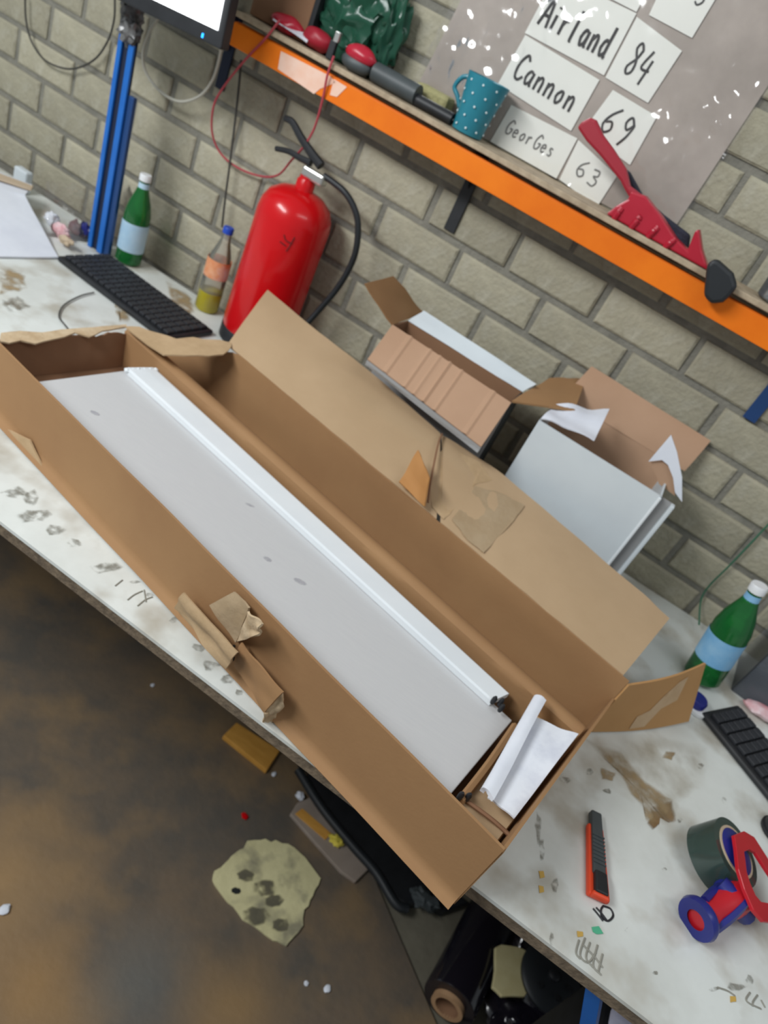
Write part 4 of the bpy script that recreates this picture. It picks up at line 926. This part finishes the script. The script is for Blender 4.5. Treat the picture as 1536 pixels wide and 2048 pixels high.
# clear tub with black tool at right
t0 = on_t(1453,1380); tub = thing('clear_tub', 'clear plastic storage tub with black tool inside beside the right bottle', 'tub', t0)
X_, Y_ = Vector((.98, -.10, 0)).normalized(), Vector((.10, .98, 0)).normalized()
def tubwall(p, q, h=.20): return MB().prism([p, q, q+ZV*h, p+ZV*h], (X_.cross(ZV)*.0025 if False else (q-p).cross(ZV).normalized()*.0025))
o_ = Vector((t0.x+.012, t0.y+.012, TZ+.001)); c1, c2, c3 = o_+X_*.30, o_+X_*.30+Y_*.16, o_+Y_*.16
for p, q in ((o_, c1), (c1, c2), (c2, c3), (c3, o_)): part('tub_wall', tubwall(p, q), M_TUB, tub)
part('tub_base', MB().prism([o_, c1, c2, c3], (0, 0, .003)), M_TUB, tub)
part('tub_rim', MB().tube([o_+ZV*.20, c1+ZV*.20, c2+ZV*.20, c3+ZV*.20, o_+ZV*.20], .004, 6, False), M_TUB, tub, smooth=True)
bt_ = o_+X_*.075+Y_*.075+ZV*.055
tl_ = thing('black_tool', 'black power tool lying inside the clear storage tub', 'tool', o_+X_*.1+Y_*.08)
part('tool_body', MB().blob(o_+X_*.11+Y_*.085+ZV*.062, .055, (1.2, .7, .95), .12, 5, 3, 3), M_BLACK, tl_, smooth=True)
part('tool_grip', MB().tube([o_+X_*.10+Y_*.085+ZV*.06, o_+X_*.20+Y_*.085+ZV*.035, o_+X_*.25+Y_*.085+ZV*.03], .022, 10), M_BLACK, tl_, smooth=True)
part('trigger', MB().blob(o_+X_*.075+Y_*.04+ZV*.05, .012, (1, 1, 1), .1, 5, 1, 2), mat('rust_red_plastic', rgb(110,52,44)), tl_, smooth=True)
pk = on_t(1496,1408,.012); pk_ = thing('pink_packet', 'small pink and white packet in front of the right tub', 'packet', Vector((pk.x, pk.y, TZ)))
part('wrap', MB().blob(Vector((o_.x+.06, o_.y-.028, TZ+.013)), .024, (1.6, .8, .5), .2, 7, 4, 3), M_PINK, pk_, smooth=True)
part('white_end', MB().blob(Vector((o_.x+.10, o_.y-.032, TZ+.012)), .020, (1.2, .8, .5), .2, 7, 9, 3), M_PAPER, pk_, smooth=True)

# ================================================================== FLOOR THINGS
fz = lambda x, y, h=0.0: on_z(x, y, .001+h)
fo = [(455,1722),(476,1700),(505,1682),(540,1680),(575,1690),(610,1716),(640,1758),(624,1796),(608,1822),(604,1850),(588,1878),(571,1896),(545,1882),(510,1855),(475,1828),(446,1797),(426,1765),(432,1744)]
dfp = thing('filler_patch', 'dried yellowish filler splash on the brown floor', 'spill', fz(530,1790))
part('crust', MB().prism(ragged([fz(*p) for p in fo], 3, .008, 2), (0, 0, .005)), M_PLAST, dfp)
for x, y, a in ((472,1782,9),(530,1775,16),(548,1800,13),(512,1832,18),(562,1850,12),(492,1752,12)):
    pts = ragged([fz(x+a*1.5*math.cos(t*.9)*1.1, y+a*1.5*math.sin(t*.9)*.8, .0054) for t in range(7)], 3, .006, x)
    if a == 9: part('dark_spot', MB().prism([q.lerp(fz(x, y, .0054), .4) for q in pts], (0, 0, .0006)), M_BOXK, dfp, label='dark hole in the filler')
    else: fade_part('dark_spot', pts, MATS['filler_dirt'] if 'filler_dirt' in MATS else soft('filler_dirt', rgb(116,110,90), rgb(100,96,80), 40, .3, .55, .9), dfp)
ob = [fz(443,1478), fz(470,1452), fz(556,1508), fz(530,1548)]
oc = thing('ochre_offcut', 'flat ochre wooden offcut on the floor below the torn box wall', 'wood offcut', fz(500,1500))
part('block', MB().prism(ob, (0, 0, .018)), M_OCHRE, oc, bevel=.002)
part('pencil_mark', MB().tube([fz(484,1492,.0182), fz(500,1500,.0182), fz(492,1510,.0182)], .002, 5), M_STAIN, oc)
# black tray beneath the bench
bk = thing('black_plastic_tray', 'long black plastic tray on the floor below the bench edge', 'tray', fz(760,1690))
trp = [(594,1538),(608,1522),(760,1640),(900,1770),(960,1815),(905,1835),(862,1815),(815,1820),(790,1804),(752,1744),(704,1690),(644,1616)]
tp = [on_z(x, y, .035) for x, y in trp]; tcn = sum(tp, Vector())/len(tp)
part('tray_body', MB().prism([p.lerp(tcn, .10)-ZV*.034 for p in tp], (0, 0, .034)), M_BLACK, bk, bevel=.006)
part('tray_rim', MB().tube([on_z(x, y, .036) for x, y in ((596,1540),(644,1616),(704,1690),(752,1745),(790,1806),(815,1818))], .012, 10), M_RUBBER, bk, smooth=True)
part('tray_rim', MB().tube([on_z(x, y, .036) for x, y in ((600,1526),(760,1645),(900,1775))], .012, 10), M_RUBBER, bk, smooth=True)
part('tray_clutter', MB().blob(on_z(850,1800,.055), .030, (1.2, .8, .6), .4, 9, 3, 3), M_GREYB, bk, smooth=True)
cbp = thing('board_scrap', 'greyish board scrap with a brown strip lying beside the black tray', 'board scrap', fz(655,1680))
part('board', MB().prism([fz(578,1632), fz(592,1610), fz(620,1598), fz(668,1660), fz(734,1742), fz(708,1768), fz(680,1748), fz(628,1690)], (0, 0, .012)), mat('grey_pink_board', rgb(164,150,138), rgb(150,136,124), 12, .8), cbp, bevel=.002)
part('brown_strip', MB().prism([fz(590,1628,.0125), fz(604,1618,.0125), fz(662,1668,.0125), fz(650,1680,.0125)], (0, 0, .003)), M_OCHRE, cbp)
single('yellow_scrap', MB().blob(fz(672,1680,.024), .017, (1.2, .8, .5), .35, 9, 2, 3), M_YELLOW, 'crumpled yellow scrap on the greyish board', 'scrap', smooth=True)
single('white_scrap', MB().blob(fz(600,1592,.012), .012, (1, .8, 1), .3, 9, 5, 3), M_PAPER, 'small white scrap at the top end of the greyish board', 'scrap', smooth=True)
single('red_scrap', MB().blob(fz(490,1633,.003), .008, (1.2, 1, .35), .35, 9, 7, 2), M_RED, 'tiny red scrap on the floor above the filler splash', 'scrap', smooth=True)
for x, y, r_, lab in ((10,1818,.009,'white fleck on the floor at the left edge'),(612,1967,.005,'left one of two pale crumbs under the filler splash'),(655,1978,.007,'right one of two pale crumbs under the filler splash'),(548,1548,.006,'pale crumb at the lower corner of the ochre offcut'),(885,1938,.006,'pale crumb beside the black film roll'),(305,1370,.005,'pale crumb on the floor left of the ochre offcut')):
    single('crumb', MB().blob(fz(x, y, r_*.4), r_, (1, 1.3, .45), .3, 9, x*.1, 2), M_PAPER, lab, 'crumb', smooth=True)
# film roll
r0_, r1_ = fz(893,2016,.066), fz(1005,1790,.066)
rv = (r1_-r0_).normalized(); rl = .40
fr_ = thing('film_roll', 'roll of black stretch film lying under the bench', 'film roll', r0_-ZV*.066)
part('film', MB().lathe([(.040, 0), (.062, 0), (.064, .004), (.064, rl-.06), (.040, rl-.06)], r0_+rv*.012, rv, 32, False), M_GLOSSB, fr_, smooth=True)
part('core', MB().lathe([(.028, .004), (.028, 0), (.039, 0), (.039, rl)], r0_, rv, 28, False), mat('core_board', rgb(176,140,104), rgb(160,124,90), 20, .8), fr_, smooth=True, label='brown cardboard core end')
part('core_inside', MB().lathe([(.028, 0), (.027, .2), (.001, .2)], r0_, rv, 24, False), M_CARDD, fr_, smooth=True)
# dark bin bag with cream foam and black disc on it
bb = MB()
for k, (x, y, h, r_, sq) in enumerate([(1085,1950,.05,.12,(1, .9, .42)),(1120,2050,.06,.14,(1, .9, .5)),(1040,2040,.05,.085,(1, .9, .5)),(1180,2010,.06,.12,(1, .9, .5))]): bb.blob(on_z(x, y, h), r_, sq, .25, 9, k*1.7, 4)
for p in bb.v: p.z = max(p.z, .002)
single('bin_bag', bb, M_GLOSSB, 'glossy black bin bag on the floor beside the film roll', 'bag', smooth=True)
zc = .130
single('cream_foam', MB().prism(ragged([on_z(x, y, zc) for x, y in ((988,1900),(1000,1892),(1036,1898),(1052,1906),(1042,1925),(1040,1950),(1052,1985),(1046,1996),(1000,1994),(980,1978),(986,1940))], 2, .003, 3), (0, 0, .010)), M_CRM, 'cream foam sheet lying on the black bin bag', 'foam', bevel=.002)
dc = on_z(1098,1958,.152)
dk = thing('black_disc', 'round black rubber sanding pad on the bin bag beside the cream foam', 'sanding pad', dc)
part('pad', MB().lathe([(.055, -.006), (.075, 0), (.077, .010), (.070, .016), (.030, .018)], dc, (0.05, -.1, 1), 40), M_RUBBER, dk, smooth=True)
for k in range(6):
    t = k*math.pi/3; p = dc+Vector((math.cos(t)*.045, math.sin(t)*.045, .017)); part('hole', MB().lathe([(.007, 0), (.0075, .003), (.004, .0032)], p, (0, 0, 1), 12), M_BLACK, dk, smooth=True)
part('hub', MB().lathe([(.014, .014), (.014, .026), (.009, .030)], dc, (0, 0, 1), 18), M_BLACK, dk, smooth=True)
# white polythene under the bench front, right
wp = on_z(1245,2055,.58)
pt = thing('white_polythene', 'crumpled white polythene stacked under the bench edge behind the blue leg', 'plastic', Vector((wp.x, wp.y+.14, 0)))
part('crate', MB().box((wp.x+.10, wp.y+.02, .265), (.24, .22, .528)), M_BLACK, pt, bevel=.01, label='black crate under the polythene')
part('crumpled_top', MB().blob((wp.x+.10, wp.y+.02, .58), .11, (1.1, 1, .45), .3, 8, 4, 4), M_LILAC, pt, smooth=True)
